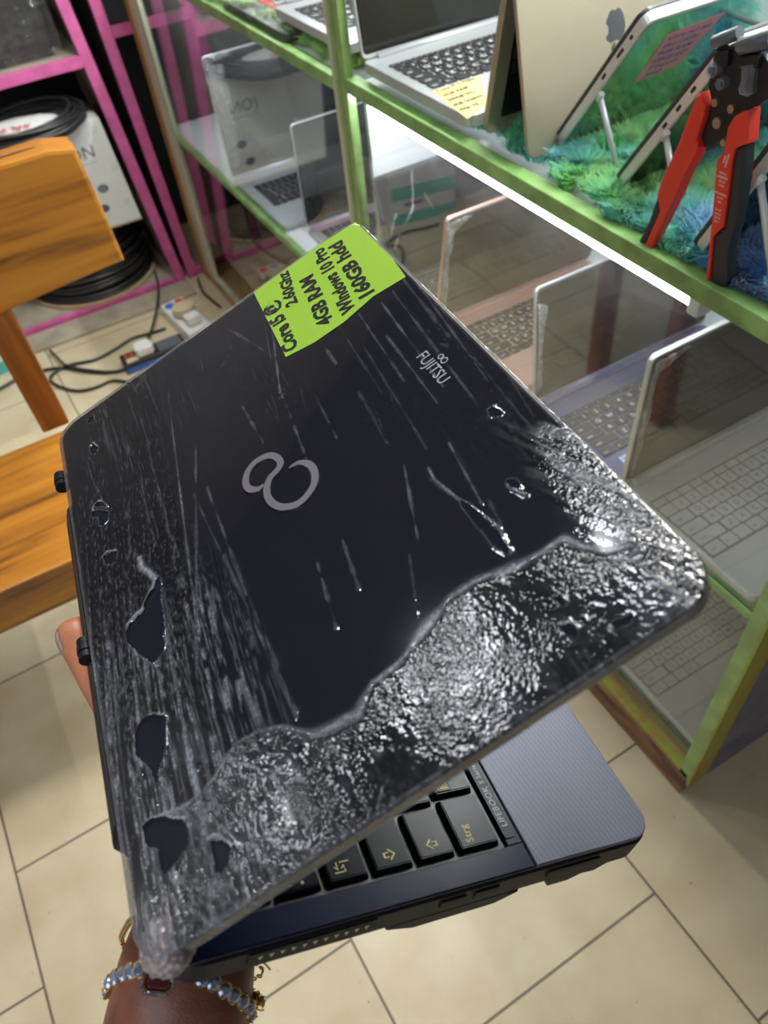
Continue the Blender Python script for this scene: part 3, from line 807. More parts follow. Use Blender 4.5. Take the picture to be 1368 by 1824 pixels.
def keyboard(root, x0, x1, yb, yf, z, km, gm, deckmat, letters=True, well=None):
    """key rows from yb (hinge side) to yf (front); the plate they sit in is the keyboard part"""
    kb = finish('keyboard', B((x0 - 0.003, yf - 0.003, z - 0.0008), (x1 + 0.003, yb + 0.003, z + 0.0003)), well or deckmat, root)
    tot = sum(r[0] for r in ROWS)
    pitch_y = (yb - yf) / tot
    y = yb
    for hgt, keys in ROWS:
        y -= pitch_y * hgt
        wsum = sum(k[0] for k in keys)
        x = x0
        for kw, lab in keys:
            wd = (x1 - x0) * kw / wsum
            me = key_mesh(wd * 0.90 if kw < 3 else wd * 0.97, pitch_y * hgt * 0.87, lab if letters else '', km, gm)
            o = bpy.data.objects.new('key', me)
            C.objects.link(o)
            o.parent = kb
            o.location = (x, y, z + 0.0003)
            x += wd
    return kb


def laptop(name, label, loc, W, D, T, lid, shell, km, gm, kx, ky, scr='screen', well=None, letters=True, lidT=0.006,
           hinge='shell', pad=True, r=0.012, group=None, bezel='darkshell', rz=0.0, lidm=None):
    """hinge-left corner at loc; width +X, front towards -Y; lid = (dy, dz) of its full height"""
    root = thing(name, label, 'laptop', loc, rz, group)
    bm = poly_prism(bmesh.new(), rrect(0, -D, W, 0.004, r, 5), 0, T, IDN, bev=0.0015)
    finish('base_body', bm, shell, root)
    keyboard(root, kx[0], kx[1], ky[0], ky[1], T, km, gm, shell, letters, well)
    if pad:
        finish('touchpad', poly_prism(bmesh.new(), rrect(W * 0.34, -D + 0.008, W * 0.64, ky[1] - 0.010, 0.003, 3), T - 0.001, T + 0.0004, IDN), shell, root)
    dy, dz = lid
    L = math.hypot(dy, dz)
    l = V((0, dy / L, dz / L))
    n = V((1, 0, 0)).cross(l)
    og = V((0, 0.0, T + 0.002))
    fn = lambda a, b, h: og + V((a, 0, 0)) + l * b + n * h
    finish('lid', poly_prism(bmesh.new(), rrect(0, 0, W, L, 0.009, 4), -lidT, 0, fn, bev=0.001), lidm or shell, root)
    finish('bezel', poly_prism(bmesh.new(), rrect(0.0025, 0.006, W - 0.0025, L - 0.0025, 0.007, 4), 0, 0.0005, fn), bezel if bezel else scr, root)
    finish('screen', poly_prism(bmesh.new(), rrect(0.005, 0.010, W - 0.005, L - 0.006, 0.004, 4), 0.0005, 0.0010, fn), scr, root)
    hm = shell if hinge == 'shell' else hinge
    finish('hinge', tube(bmesh.new(), [(W * 0.07, -0.002, T + 0.002), (W * 0.93, -0.002, T + 0.002)], 0.0042, 10), hm, root)
    for sx in (0.03, W - 0.03):
        finish('rubber_foot', B((sx - 0.008, -D + 0.02, -0.0012), (sx + 0.008, -D + 0.024, 0.0005)), 'black', root)
    return root, fn, L


def film_patch(root, name, fn, pts, m='filmthin', h=0.0018, n=9, seed=3):
    """small torn piece of cling film lying on a lid, crumpled"""
    rnd = random.Random(seed)
    bm = bmesh.new()
    # fan of quads between two border lines pts[0] and pts[1]
    A_, B_ = pts
    rows = []
    for i in range(n + 1):
        s = i / n
        row = []
        for j in range(5):
            u = j / 4
            def at(P, s_):
                k = s_ * (len(P) - 1)
                i0 = min(int(k), len(P) - 2)
                f = k - i0
                return (P[i0][0] * (1 - f) + P[i0 + 1][0] * f, P[i0][1] * (1 - f) + P[i0 + 1][1] * f)
            a, b = at(A_, s), at(B_, s)
            row.append(bm.verts.new(fn(a[0] * (1 - u) + b[0] * u + rnd.uniform(-.0007, .0007), a[1] * (1 - u) + b[1] * u + rnd.uniform(-.0007, .0007), h + rnd.uniform(0, 0.003))))
        rows.append(row)
    for i in range(n):
        for j in range(4):
            bm.faces.new((rows[i][j], rows[i][j + 1], rows[i + 1][j + 1], rows[i + 1][j]))
    o = finish(name, bm, m, root, True)
    sol = o.modifiers.new('thickness', 'SOLIDIFY')
    sol.thickness = 0.0002
    return o

ZS = 0.4632
# pale silver, nearest on the middle shelf
r_, fn, L = laptop('laptop', 'pale silver laptop with silver keys, nearest on the lit middle shelf', (0.581, 0.500, ZS), 0.335, 0.225, 0.0135,
                   (-0.006, 0.213), 'silverlight', 'keywhite', 'glyphgrey', (0.008, 0.327), (-0.045, -0.152), well='silverwell', pad=True, lidT=0.007)
finish('hinge_bar', B((0.012, -0.013, 0.0135), (0.32, -0.002, 0.024), 0.002), 'silverlight', r_)
film_patch(r_, 'film_scrap', fn, ([(0.002, 0.205), (0.03, 0.208), (0.055, 0.211)], [(0.004, 0.17), (0.02, 0.192), (0.055, 0.206)]), seed=5)
film_patch(r_, 'film_scrap', fn, ([(0.002, 0.19), (0.004, 0.10), (0.006, 0.01)], [(0.012, 0.185), (0.016, 0.10), (0.008, 0.01)]), seed=6)
# violet grey
r_, fn, L = laptop('laptop', 'dark violet-grey laptop with white-lettered keys, between the silver one and the rose gold one', (0.587, 0.703, ZS), 0.345, 0.192, 0.0135,
                   (0.014, 0.190), 'bluegrey', 'keygrey', 'keyglyph', (0.010, 0.335), (-0.045, -0.148), scr='screen2', lidm='silver', lidT=0.004)
finish('hinge_bar', B((0.012, -0.014, 0.0135), (0.33, -0.003, 0.019), 0.002), 'bluegrey', r_)
bm = bmesh.new()
box(bm, (0.022, -0.172, 0.0135), (0.040, -0.158, 0.0139))
finish('sticker', bm, 'blue', r_)
bm = bmesh.new()
for qx, qy in ((0.024, -0.164), (0.0315, -0.164), (0.024, -0.1705), (0.0315, -0.1705)):
    box(bm, (qx, qy, 0.0139), (qx + 0.0062, qy + 0.0052, 0.0142))
finish('sticker_print', bm, 'white', r_)
film_patch(r_, 'film_scrap', fn, ([(0.002, 0.17), (0.004, 0.10), (0.002, 0.02)], [(0.02, 0.16), (0.010, 0.10), (0.014, 0.03)]), seed=7)
# rose gold
r_, fn, L = laptop('laptop', 'rose gold laptop with black keys on the middle shelf', (0.583, 0.972, ZS), 0.335, 0.230, 0.0135,
                   (-0.045, 0.206), 'rose', 'keyblack', 'keyglyph', (0.030, 0.310), (-0.038, -0.150))
finish('hinge_bar', B((0.012, -0.014, 0.0135), (0.32, -0.003, 0.021), 0.002), 'rose', r_)
film_patch(r_, 'film_scrap', fn, ([(0.001, 0.205), (0.02, 0.207), (0.045, 0.205)], [(0.004, 0.16), (0.016, 0.185), (0.042, 0.200)]), seed=8)
film_patch(r_, 'film_scrap', fn, ([(0.001, 0.20), (0.002, 0.12), (0.002, 0.03)], [(0.016, 0.19), (0.010, 0.12), (0.016, 0.03)]), seed=9)
# dark one at the divider
r_, fn, L = laptop('laptop', 'black laptop wrapped in torn cling film standing by the white divider', (0.590, 1.118, ZS), 0.33, 0.13, 0.0135,
                   (0.058, 0.178), 'darkshell', 'keyblack', 'keyglyph', (0.030, 0.310), (-0.012, -0.112), pad=False, scr='screen2')
for k, (P, Q) in enumerate((([(0.075, 0.18), (0.07, 0.15), (0.062, 0.12), (0.035, 0.09)], [(0.080, 0.181), (0.073, 0.15), (0.067, 0.118), (0.045, 0.098)]),
                            ([(0.03, 0.12), (0.016, 0.105), (0.008, 0.09)], [(0.033, 0.121), (0.020, 0.101), (0.012, 0.088)]),
                            ([(0.09, 0.135), (0.098, 0.12), (0.105, 0.105)], [(0.093, 0.136), (0.100, 0.119), (0.106, 0.104)]),
                            ([(0.026, 0.085), (0.016, 0.075), (0.008, 0.062)], [(0.030, 0.086), (0.021, 0.072), (0.012, 0.060)]))):
    film_patch(r_, 'film_scrap', fn, (P, Q), seed=20 + k, h=0.001)
# lowest
laptop('laptop', 'pale silver laptop with silver keys on the bottom board of the right case', (0.598, 0.505, 0.0675), 0.335, 0.235, 0.0145,
       (0.03, 0.20), 'silverlight', 'keywhite', 'glyphgrey', (0.009, 0.326), (-0.030, -0.138), well='silverwell', r=0.014)
# left case
r_, fn, L = laptop('laptop', 'silver laptop with film-wrapped mirror-like screen in the left case', (0.588, 1.987, 0.3562), 0.36, 0.325, 0.0135,
                   (0.024, 0.285), 'silver', 'keyblack', 'keyglyph', (0.026, 0.300), (-0.075, -0.215), scr='screenmirror', letters=False)
film_patch(r_, 'film_scrap', fn, ([(0.002, 0.28), (0.03, 0.283), (0.075, 0.284)], [(0.004, 0.265), (0.03, 0.272), (0.075, 0.276)]), seed=11)
film_patch(r_, 'film_scrap', fn, ([(0.002, 0.27), (0.004, 0.14), (0.004, 0.01)], [(0.05, 0.26), (0.045, 0.14), (0.028, 0.03)]), seed=12)
laptop('laptop', 'slim dark-screened laptop with silver rim in front of the wrapped silver one, left case', (0.628, 1.618, 0.3562), 0.30, 0.20, 0.0125,
       (-0.007, 0.237), 'silver', 'keyblack', 'keyglyph', (0.02, 0.28), (-0.03, -0.13), scr='screenmirror', letters=False, bezel='screen')

# ---- upper shelf, left part
r_, fn, L = laptop('laptop', 'thin dark laptop with glowing red keys on the top shelf', (0.585, 1.76, 0.8075), 0.33, 0.31, 0.013,
                   (0.08, 0.19), 'darkshell', 'redglow', None, (0.05, 0.30), (-0.04, -0.25), letters=False, pad=False)
laptop('laptop', 'open silver laptop with black keys overlapping the dark red-keyed one', (0.604, 1.530, 0.8300), 0.33, 0.285, 0.0155,
       (0.05, 0.20), 'silver', 'keyblack', 'keyglyph', (0.020, 0.300), (-0.045, -0.215), letters=True)
# ---- big open silver laptop with yellow note
r_, fn, L = laptop('laptop', 'large open silver laptop with black keys and a yellow note, top shelf', (0.590, 1.165, 0.826), 0.36, 0.285, 0.0160,
                   (0.030, 0.235), 'silver', 'keyblack', 'keyglyph', (0.018, 0.318), (-0.045, -0.172), bezel='screen')
nt = bmesh.new()
P = [(0.602, 0.986), (0.586, 0.874), (0.634, 0.897), (0.688, 0.990)]
poly_prism(nt, [(p[0] - 0.590, p[1] - 1.165) for p in P], 0.0162, 0.0166, IDN)
nt = finish('sticky_note', nt, 'yellownote', r_)
tb = bmesh.new()
for i, s in enumerate(('Core i7 2.7Ghz', '16GB RAM', '500GB SSD', '4GB Graphics', 'Win 10')):
    q0 = V((0.602 - 0.590, 0.978 - 1.165, 0.0168)) + V((-0.0032, -0.0195, 0)) * i * 0.98 + V((0.004, -0.001, 0))
    add_glyph(tb, s, q0, (0.995, 0.06, 0), (-0.06, 0.995, 0), 0.0125, bold=0.03, shear=0.2, width=(0.068, 0.046, 0.047, 0.050, 0.032)[i])
finish('handwriting', tb, 'ink', nt)

# ---- tent-standing champagne laptop
t = thing('laptop', 'champagne-coloured laptop standing like a tent, fruit emblem upside down', 'laptop', (0.602, 0.806, 0.815))
def slab_fn(x0, p0, p1, root):
    """a along X, b from p0 towards p1 (y,z), h towards the viewer's side"""
    dy, dz = p1[0] - p0[0], p1[1] - p0[1]
    L = math.hypot(dy, dz)
    l = V((0, dy / L, dz / L))
    n = V((1, 0, 0)).cross(l)
    og = V((x0, p0[0], p0[1])) - V(root.location)
    return lambda a, b, h: og + V((a, 0, 0)) + l * b + n * h
f1 = slab_fn(0.602, (0.856, 0.822), (0.812, 1.010), t)
finish('base_body', poly_prism(bmesh.new(), rrect(0, 0, 0.31, 0.20, 0.01, 4), -0.010, 0, f1, bev=0.001), 'champagne', t)
kb = finish('keyboard', poly_prism(bmesh.new(), rrect(0.02, 0.02, 0.29, 0.19, 0.004, 3), 0, 0.0006, f1), 'screen', t)
for i in range(6):
    for j in range(13):
        if i * 13 + j < 78:
            finish('key', poly_prism(bmesh.new(), rrect(0.024 + j * 0.0203, 0.075 + i * 0.018, 0.042 + j * 0.0203, 0.0905 + i * 0.018, 0.002, 1), 0.0006, 0.0016, f1), 'keyblack', kb)
f2 = slab_fn(0.600, (0.760, 0.822), (0.803, 1.012), t)
finish('lid', poly_prism(bmesh.new(), rrect(0, 0, 0.32, 0.205, 0.012, 5), -0.006, 0, f2, bev=0.001), 'champagne', t)
finish('screen', poly_prism(bmesh.new(), rrect(0.006, 0.006, 0.314, 0.195, 0.004, 4), -0.0068, -0.006, f2), 'screen', t)
finish('hinge', tube(bmesh.new(), [f2(0.03, 0.207, -0.012), f2(0.29, 0.207, -0.012)], 0.006, 10), 'darkshell', t)
# bitten fruit emblem with a leaf, the laptop stands on its head
ap = [(0.0, 0.80), (0.13, 0.86), (0.30, 0.86), (0.46, 0.74), (0.52, 0.62), (0.40, 0.50), (0.365, 0.36), (0.41, 0.20), (0.52, 0.10), (0.44, -0.10), (0.30, -0.30), (0.17, -0.37), (0.0, -0.31), (-0.17, -0.37), (-0.30, -0.30), (-0.44, -0.10), (-0.53, 0.12), (-0.56, 0.38), (-0.50, 0.64), (-0.36, 0.80), (-0.18, 0.86)]
lf_ = [(0.0, 0.90), (0.02, 1.05), (0.12, 1.17), (0.24, 1.22), (0.22, 1.05), (0.12, 0.94)]
s_ = 0.027
em = bmesh.new()
poly_prism(em, [(0.139 - x * s_, 0.122 - y * s_) for x, y in ap], 0, 0.0006, f2)
poly_prism(em, [(0.139 - x * s_, 0.122 - y * s_) for x, y in lf_], 0, 0.0006, f2)
finish('emblem', em, 'darkshell', t)
finish('sticker', poly_prism(bmesh.new(), [(0.160, 0.150), (0.185, 0.150), (0.185, 0.172), (0.160, 0.172)], 0, 0.0004, f2), 'yellownote', t)

# ---- propped laptops showing mirror-like faces, each on a wire stand
m_, nt_, b_ = nt_new('mirror_like_panel')
b_.inputs['Base Color'].default_value = (0.38, 0.44, 0.41, 1)
b_.inputs['Metallic'].default_value = 1.0
b_.inputs['Roughness'].default_value = 0.07
M['mirrorface'] = m_
m_, nt_, b_ = nt_new('dark_mirror_like_panel')
b_.inputs['Base Color'].default_value = (0.10, 0.13, 0.12, 1)
b_.inputs['Metallic'].default_value = 1.0
b_.inputs['Roughness'].default_value = 0.08
M['mirrordark'] = m_

def propped(label, x0, p0, p1, W, H, face, legtop, legfoot, standlabel, ports):
    t = thing('laptop', label, 'laptop', (x0, p0[0], p0[1]))
    f = slab_fn(x0, p0, p1, t)
    finish('shell', poly_prism(bmesh.new(), rrect(0, 0, W, H, 0.012, 5), -0.011, 0, f, bev=0.0012), 'silverlight', t)
    finish('screen', poly_prism(bmesh.new(), rrect(0.004, 0.004, W - 0.004, H - 0.004, 0.009, 5), 0, 0.0006, f), face, t)
    finish('lid', poly_prism(bmesh.new(), rrect(-0.0005, -0.001, W, H, 0.012, 5), -0.0155, -0.0115, f, bev=0.001), 'darkshell', t)
    for b0, ln in ports:
        finish('port', poly_prism(bmesh.new(), [(p[0], p[1]) for p in rrect(b0, -0.0075, b0 + ln, -0.0042, 0.0012, 3)], 0.0004, 0.004, lambda a, b, h: f(-h + 0.0036, a, b)), 'port', t)
    s = thing('display_stand', standlabel, 'stand', legfoot)
    o = V(legfoot)
    a, b = V(legtop), V(legfoot)
    wdt = V((0.26, 0, 0))
    top1 = a + V((0, 0, 0))
    for k in (0, 1):
        bm = tube(bmesh.new(), [top1 + wdt * k - o + V((-0.003 if k == 0 else 0.0, 0, 0)), b + wdt * k - o], 0.0033, 8)
        finish('leg', bm, 'stand', s)
    foot_y = p0[0] + 0.004
    finish('cradle', tube(bmesh.new(), [V((x0 + 0.02, a.y + 0.017, a.z + 0.013)) - o, V((x0 + 0.24, a.y + 0.017, a.z + 0.013)) - o], 0.0025, 8), 'stand', s)
    finish('clip', tube(bmesh.new(), [V((x0 - 0.006, a.y + 0.002, a.z - 0.003)) - o, V((x0 - 0.006, a.y - 0.003, a.z + 0.006)) - o], 0.0035, 8), 'stand', s)
    return t, f

d = (-0.128, 0.171)
t, f = propped('silver laptop propped face-out with a pink note on its mirror-like face', 0.645, (0.762, 0.822), (0.634, 0.993), 0.30, 0.206, 'mirrorface',
               (0.643, 0.690, 0.903), (0.665, 0.667, 0.8085), 'white wire stand under the laptop with the pink note', [(0.118, 0.008), (0.150, 0.013), (0.176, 0.005)])
nt = finish('sticky_note', poly_prism(bmesh.new(), [(0.0537, 0.098), (0.118, 0.106), (0.124, 0.180), (0.049, 0.174)], 0.0007, 0.0010, f), 'pinknote', t)
tb = bmesh.new()
l_ = V((0, -0.128, 0.171)).normalized()
for i, (s, wd_) in enumerate((('Core m3 8th', 0.060), ('Gen 1.6Ghz', 0.052), ('8GB RAM', 0.050), ('128GB SSD', 0.050), ('Touch', 0.045), ('360', 0.028))):
    add_glyph(tb, s, f(0.056 + 0.001 * i, 0.163 - 0.0118 * i, 0.0011), (1, 0, 0), l_, 0.0100, bold=0.012, shear=0.2, width=wd_)
finish('handwriting', tb, 'blueink', nt)
propped('dark-faced laptop propped behind the red pliers with three small ports on its edge', 0.635, (0.636, 0.820), (0.540, 0.963), 0.30, 0.205, 'mirrordark',
        (0.634, 0.578, 0.898), (0.637, 0.538, 0.8085), 'white wire stand half hidden by the red pliers', [(0.095, 0.008), (0.120, 0.008), (0.145, 0.008)])
propped('rightmost propped laptop, only its black-wrapped lower edge in view', 0.598, (0.478, 0.820), (0.420, 0.940), 0.30, 0.20, 'mirrordark',
        (0.597, 0.428, 0.915), (0.612, 0.392, 0.8085), 'wire stand of the rightmost propped laptop', [])

# ================================================================== FUR (countless hairs)
rng = np.random.default_rng(4)
def value_noise(x, y, seed=0):
    xi, yi = np.floor(x).astype(np.int64), np.floor(y).astype(np.int64)
    fx, fy = x - xi, y - yi
    fx, fy = fx * fx * (3 - 2 * fx), fy * fy * (3 - 2 * fy)
    def h(a, b):
        v = (a * 374761393 + b * 668265263 + seed * 982451653) & 0xffffffff
        v = ((v ^ (v >> 13)) * 1274126177) & 0xffffffff
        return ((v ^ (v >> 16)) & 0xffff) / 65535.0
    return (h(xi, yi) * (1 - fx) + h(xi + 1, yi) * fx) * (1 - fy) + (h(xi, yi + 1) * (1 - fx) + h(xi + 1, yi + 1) * fx) * fy


def fur(name, x0, x1, y0, y1, z, n, front, label, left_green=False):
    x = rng.uniform(x0, x1, n)
    x = x0 + (x - x0) * rng.uniform(0.35, 1, n)          # denser at the glass side
    y = rng.uniform(y0, y1, n)
    keep = x > front(y)
    x, y = x[keep], y[keep]
    n = len(x)
    clump = value_noise(x * 55, y * 55, 1)
    clump2 = value_noise(x * 55, y * 55, 2)
    mound = value_noise(x * 14, y * 14, 3)
    edge = np.clip((x - front(y)) / 0.02, 0, 1)
    base = z + 0.002 + 0.012 * mound * edge
    ln = 0.015 + 0.020 * rng.uniform(0, 1, n)
    ang = clump * 6.28 * 1.6 + rng.normal(0, 0.5, n)
    tilt = 0.5 + 0.6 * clump2
    dx, dy = np.cos(ang) * tilt, np.sin(ang) * tilt
    dz = np.ones(n)
    nrm = np.sqrt(dx * dx + dy * dy + dz * dz)
    dx, dy, dz = dx / nrm, dy / nrm, dz / nrm
    wdt = 0.0008
    wx, wy = -np.sin(ang) * wdt, np.cos(ang) * wdt
    # three cross sections: root, middle, tip
    vs = np.zeros((n, 5, 3))
    for k, (s, wf, droop) in enumerate(((0, 1, 0), (0.55, 0.9, 0.0), (1.0, 0, 0.006))):
        px, py, pz = x + dx * ln * s * (1 + droop * 40), y + dy * ln * s * (1 + droop * 40), base + dz * ln * s - droop * 0.8
        px = np.maximum(px, XF + 0.012)
        if k < 2:
            vs[:, 2 * k] = np.stack([px - wx * wf, py - wy * wf, pz], 1)
            vs[:, 2 * k + 1] = np.stack([px + wx * wf, py + wy * wf, pz], 1)
        else:
            vs[:, 4] = np.stack([px, py, pz], 1)
    idx = np.arange(n)[:, None] * 5
    quads = idx + np.array([[0, 1, 3, 2]])
    tris = idx + np.array([[2, 3, 4]])
    me = bpy.data.meshes.new(name)
    me.vertices.add(n * 5)
    me.vertices.foreach_set('co', vs.reshape(-1))
    loops = np.concatenate([quads.reshape(-1), tris.reshape(-1)])
    me.loops.add(len(loops))
    me.loops.foreach_set('vertex_index', loops)
    me.polygons.add(2 * n)
    st = np.concatenate([np.arange(n) * 4, n * 4 + np.arange(n) * 3])
    me.polygons.foreach_set('loop_start', st)
    me.polygons.foreach_set('loop_total', np.concatenate([np.full(n, 4), np.full(n, 3)]))
    me.update(calc_edges=True)
    # dye: patches of blue, turquoise, green and lime, white-ish tips
    a = value_noise(x * 11 + 3, y * 11, 7) * 0.7 + value_noise(x * 25, y * 25, 8) * 0.3
    pal = np.array([(0.03, 0.20, 0.62), (0.08, 0.52, 0.72), (0.14, 0.80, 0.62), (0.22, 0.82, 0.24), (0.66, 0.90, 0.28)])
    if left_green:
        a = np.clip(a * 0.6 + 0.45, 0, 1)
    t_ = np.clip((a - 0.2) / 0.6, 0, 0.9999) * 4
    i0 = t_.astype(int)
    fcol = (t_ - i0)[:, None]
    col = pal[i0] * (1 - fcol) + pal[i0 + 1] * fcol
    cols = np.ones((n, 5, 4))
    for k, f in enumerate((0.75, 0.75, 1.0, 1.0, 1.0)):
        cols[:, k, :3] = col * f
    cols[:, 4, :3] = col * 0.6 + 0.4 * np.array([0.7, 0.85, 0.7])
    ca = me.color_attributes.new('dye', 'FLOAT_COLOR', 'POINT')
    ca.data.foreach_set('color', cols.reshape(-1))
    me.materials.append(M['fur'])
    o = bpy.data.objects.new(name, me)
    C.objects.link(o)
    return tag(o, label, 'fur rug', None, 'stuff')

m_, nt_, b_ = nt_new('dyed_fur')
at_ = nt_.nodes.new('ShaderNodeAttribute')
at_.attribute_name = 'dye'
nt_.links.new(at_.outputs['Color'], b_.inputs['Base Color'])
b_.inputs['Roughness'].default_value = 0.6
b_.inputs['Sheen Weight'].default_value = 0.3
M['fur'] = m_
fr = lambda y: 0.600 + 0.035 * np.clip((y - 0.62) / 0.3, 0, 1) + 0.008 * np.sin(y * 60) + 0.004 * np.sin(y * 143) - 0.008 * (y < 0.6)
fur('fur_rug', 0.590, 1.0, 0.270, 1.10, 0.806, 90000, fr, 'shaggy blue, turquoise and lime fur rug covering the top shelf of the right case')
fr2 = lambda y: 0.592 + 0.02 * np.clip((1.55 - y) / 0.2, 0, 1) + 0.006 * np.sin(y * 50)
fur('fur_rug', 0.588, 0.95, 1.26, 2.46, 0.800, 50000, fr2, 'shaggy green fur rug on the top shelf of the left case', True)

# ================================================================== PLIERS
t = thing('wire_stripper', 'red and black handled wire stripping pliers standing on the green shelf edge', 'pliers', (0.585, 0.4835, 0.8155))
ro = V((0.585, 0.4835, 0.8155))
def pf(x):
    return lambda a, b, h: V((x + h, a, b)) - ro
def plate(name, key, h0, h1, m, bev=0.0015, par=None):
    return finish(name, poly_prism(bmesh.new(), PLIERS[key], h0, h1, pf(0.585), bev=bev), m, par or t)
for o_ in (plate('grip', 'grip_left', -0.006, 0.008, 'plred', 0.0018), plate('grip', 'grip_right', -0.006, 0.008, 'plred', 0.0014)):
    pass
gr = o_
plate('grip_end', 'tip_left', -0.005, 0.009, 'plblack', 0.003)
plate('grip_end', 'tip_right', -0.0045, 0.009, 'plblack', 0.003)
plate('head_plate', 'head', 0.000, 0.006, 'plsteel', 0.0008)
for p, q, r in (((0.5835, 0.5010, 1.0115), (0.5845, 0.4773, 1.0233), 0.0052), ((0.5820, 0.4725, 1.0152), (0.5830, 0.4440, 1.0270), 0.0068)):
    d = (V(q) - V(p)).normalized()
    j = finish('jaw', tube(bmesh.new(), [V(p) - ro, V(p) + d * 0.0012 - ro, V(q) - ro], [r * 0.86, r, r], 24), 'plgrey', t)
    finish('jaw_pin', tube(bmesh.new(), [V(p) - d * 0.0008 - ro, V(p) + d * 0.002 - ro], r * 0.35, 12), 'gold', j)
finish('jaw_bridge', poly_prism(bmesh.new(), [(0.4900, 1.0100), (0.4640, 1.0260), (0.4400, 1.0340), (0.4400, 1.0200), (0.4700, 1.0080)], 0.001, 0.008, pf(0.585), bev=0.0015), 'plgrey', t)
finish('jaw_block', poly_prism(bmesh.new(), [(0.4965, 1.0060), (0.4820, 1.0100), (0.4800, 0.9990), (0.4930, 0.9960)], -0.004, 0.003, pf(0.585), bev=0.001), 'plsteel', t)
finish('jaw_block', poly_prism(bmesh.new(), [(0.4720, 1.0080), (0.4520, 1.0140), (0.4500, 1.0040), (0.4690, 1.0000)], -0.005, 0.003, pf(0.585), bev=0.001), 'plsteel', t)
plate('clear_stop', 'slider', -0.006, 0.0, 'clear', 0.001)
for y, z, r in RIVETS:
    bm = cyl(bmesh.new(), V((0.5838, y, z)) - ro, (1, 0, 0), r * 0.72, 0.005, 20)
    finish('rivet', bm, 'rivet', t, False)
for y, z, r in KNOBS:
    bm = cyl(bmesh.new(), V((0.582, y, z)) - ro, (1, 0, 0), r * 0.8, 0.008, 20, r2=r * 0.8)
    k = finish('dial', bm, 'clear', t)
    finish('dial_hub', cyl(bmesh.new(), V((0.5790, y, z)) - ro, (1, 0, 0), r * 0.4, 0.004, 16), 'plgrey', k)
tb = bmesh.new()
yy = 0
for s, sz in (('INSUL', 0.0030), ('CRIMPER', 0.0030), ('22-10', 0.0030), ('0.5-6', 0.0030), ('', 0.003), ('NON-INSUL', 0.0028), ('12-10', 0.0030), ('4-6', 0.003), ('', 0.003), ('16-14', 0.003), ('1.5-2.5', 0.003), ('22-18', 0.003), ('0.5-1', 0.003)):
    if s:
        add_glyph(tb, s, V((0.5787, 0.4570 - yy * 0.00045, 0.9175 - yy * 0.0036)) - ro, (0, -1, 0.05), (0, 0.05, 1), sz * 1.0, bold=0.01, center=True)
    yy += 1
for i, s in enumerate(('WIRE', 'STRIPPER')):
    add_glyph(tb, s, V((0.5787, 0.4590 - i * 0.0032, 0.929)) - ro, (0, -0.1, 1), (0, 1, 0.1), 0.0030, bold=0.01, center=True)
finish('print', tb, 'white', gr)

# ================================================================== PINK SHELF UNITS
YP = 2.545
t = thing('shelf_unit', 'pink-edged open shelf unit at left holding the carton and the cable spool', 'shelf unit', (0.0, YP, FZ))
po = V((0, YP, FZ))
def qp(pts, y0, y1, name, m, par, bev=0.001):
    """front outline in x,z extruded back in y"""
    return finish(name, poly_prism(bmesh.new(), pts, y0, y1, lambda a, b, h: V((a, h, b)) - V(par.location), bev=bev), m, par)
lean = lambda z: 0.0785 * (1.0 - (z + 0.167) / 0.89)     # the unit leans a little to the left
def upright(x, wd, name, m, par, z1=1.25, y0=YP, y1=YP + 0.02):
    return qp([(x + lean(FZ) , FZ + 0.001), (x + wd + lean(FZ), FZ + 0.001), (x + wd + lean(z1), z1), (x + lean(z1), z1)], y0, y1, name, m, par)
upright(0.388, 0.033, 'upright', 'pink', t)
upright(0.400, 0.018, 'side_board', 'pinkside', t, y0=YP + 0.0205, y1=YP + 0.36)
upright(-0.75, 0.033, 'upright', 'pink', t)
qp([(-0.72, 0.553), (0.402, 0.553), (0.402, 0.583), (-0.72, 0.583)], YP + 0.0005, YP + 0.02, 'shelf_edge', 'pink', t)
qp([(-0.72, 0.560), (0.414, 0.560), (0.412, 0.583), (-0.72, 0.583)], YP + 0.0205, YP + 0.36, 'shelf', 'pinkside', t)
qp([(-0.72, -0.166), (0.462, -0.166), (0.462, -0.142), (-0.72, -0.142)], YP + 0.0005, YP + 0.02, 'shelf_edge', 'pink', t)
qp([(-0.72, -0.166), (0.474, -0.166), (0.474, -0.144), (-0.72, -0.144)], YP + 0.0205, YP + 0.40, 'shelf', 'pinkside', t)
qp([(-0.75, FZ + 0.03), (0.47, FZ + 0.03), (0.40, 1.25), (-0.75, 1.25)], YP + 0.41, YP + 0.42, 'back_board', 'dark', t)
t2 = thing('shelf_unit', 'pink-edged shelf unit standing in the dark gap beside the glass case', 'shelf unit', (0.6, YP + 0.01, FZ))
lean_save = lean
lean = lambda z: 0.040 * (1.0 - (z + 0.167) / 0.89)
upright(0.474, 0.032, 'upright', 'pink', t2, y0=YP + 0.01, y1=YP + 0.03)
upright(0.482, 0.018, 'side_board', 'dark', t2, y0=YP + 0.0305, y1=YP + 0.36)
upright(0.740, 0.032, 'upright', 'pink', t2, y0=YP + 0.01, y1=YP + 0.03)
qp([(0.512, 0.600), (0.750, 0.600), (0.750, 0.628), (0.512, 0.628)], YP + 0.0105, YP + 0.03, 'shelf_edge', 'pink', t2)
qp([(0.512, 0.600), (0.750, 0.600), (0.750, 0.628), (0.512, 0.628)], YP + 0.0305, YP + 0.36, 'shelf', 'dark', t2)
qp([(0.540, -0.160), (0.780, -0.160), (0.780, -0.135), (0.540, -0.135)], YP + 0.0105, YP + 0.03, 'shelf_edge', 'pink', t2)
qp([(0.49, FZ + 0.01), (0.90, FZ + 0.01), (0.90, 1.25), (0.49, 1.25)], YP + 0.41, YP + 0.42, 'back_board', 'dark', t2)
lean = lean_save
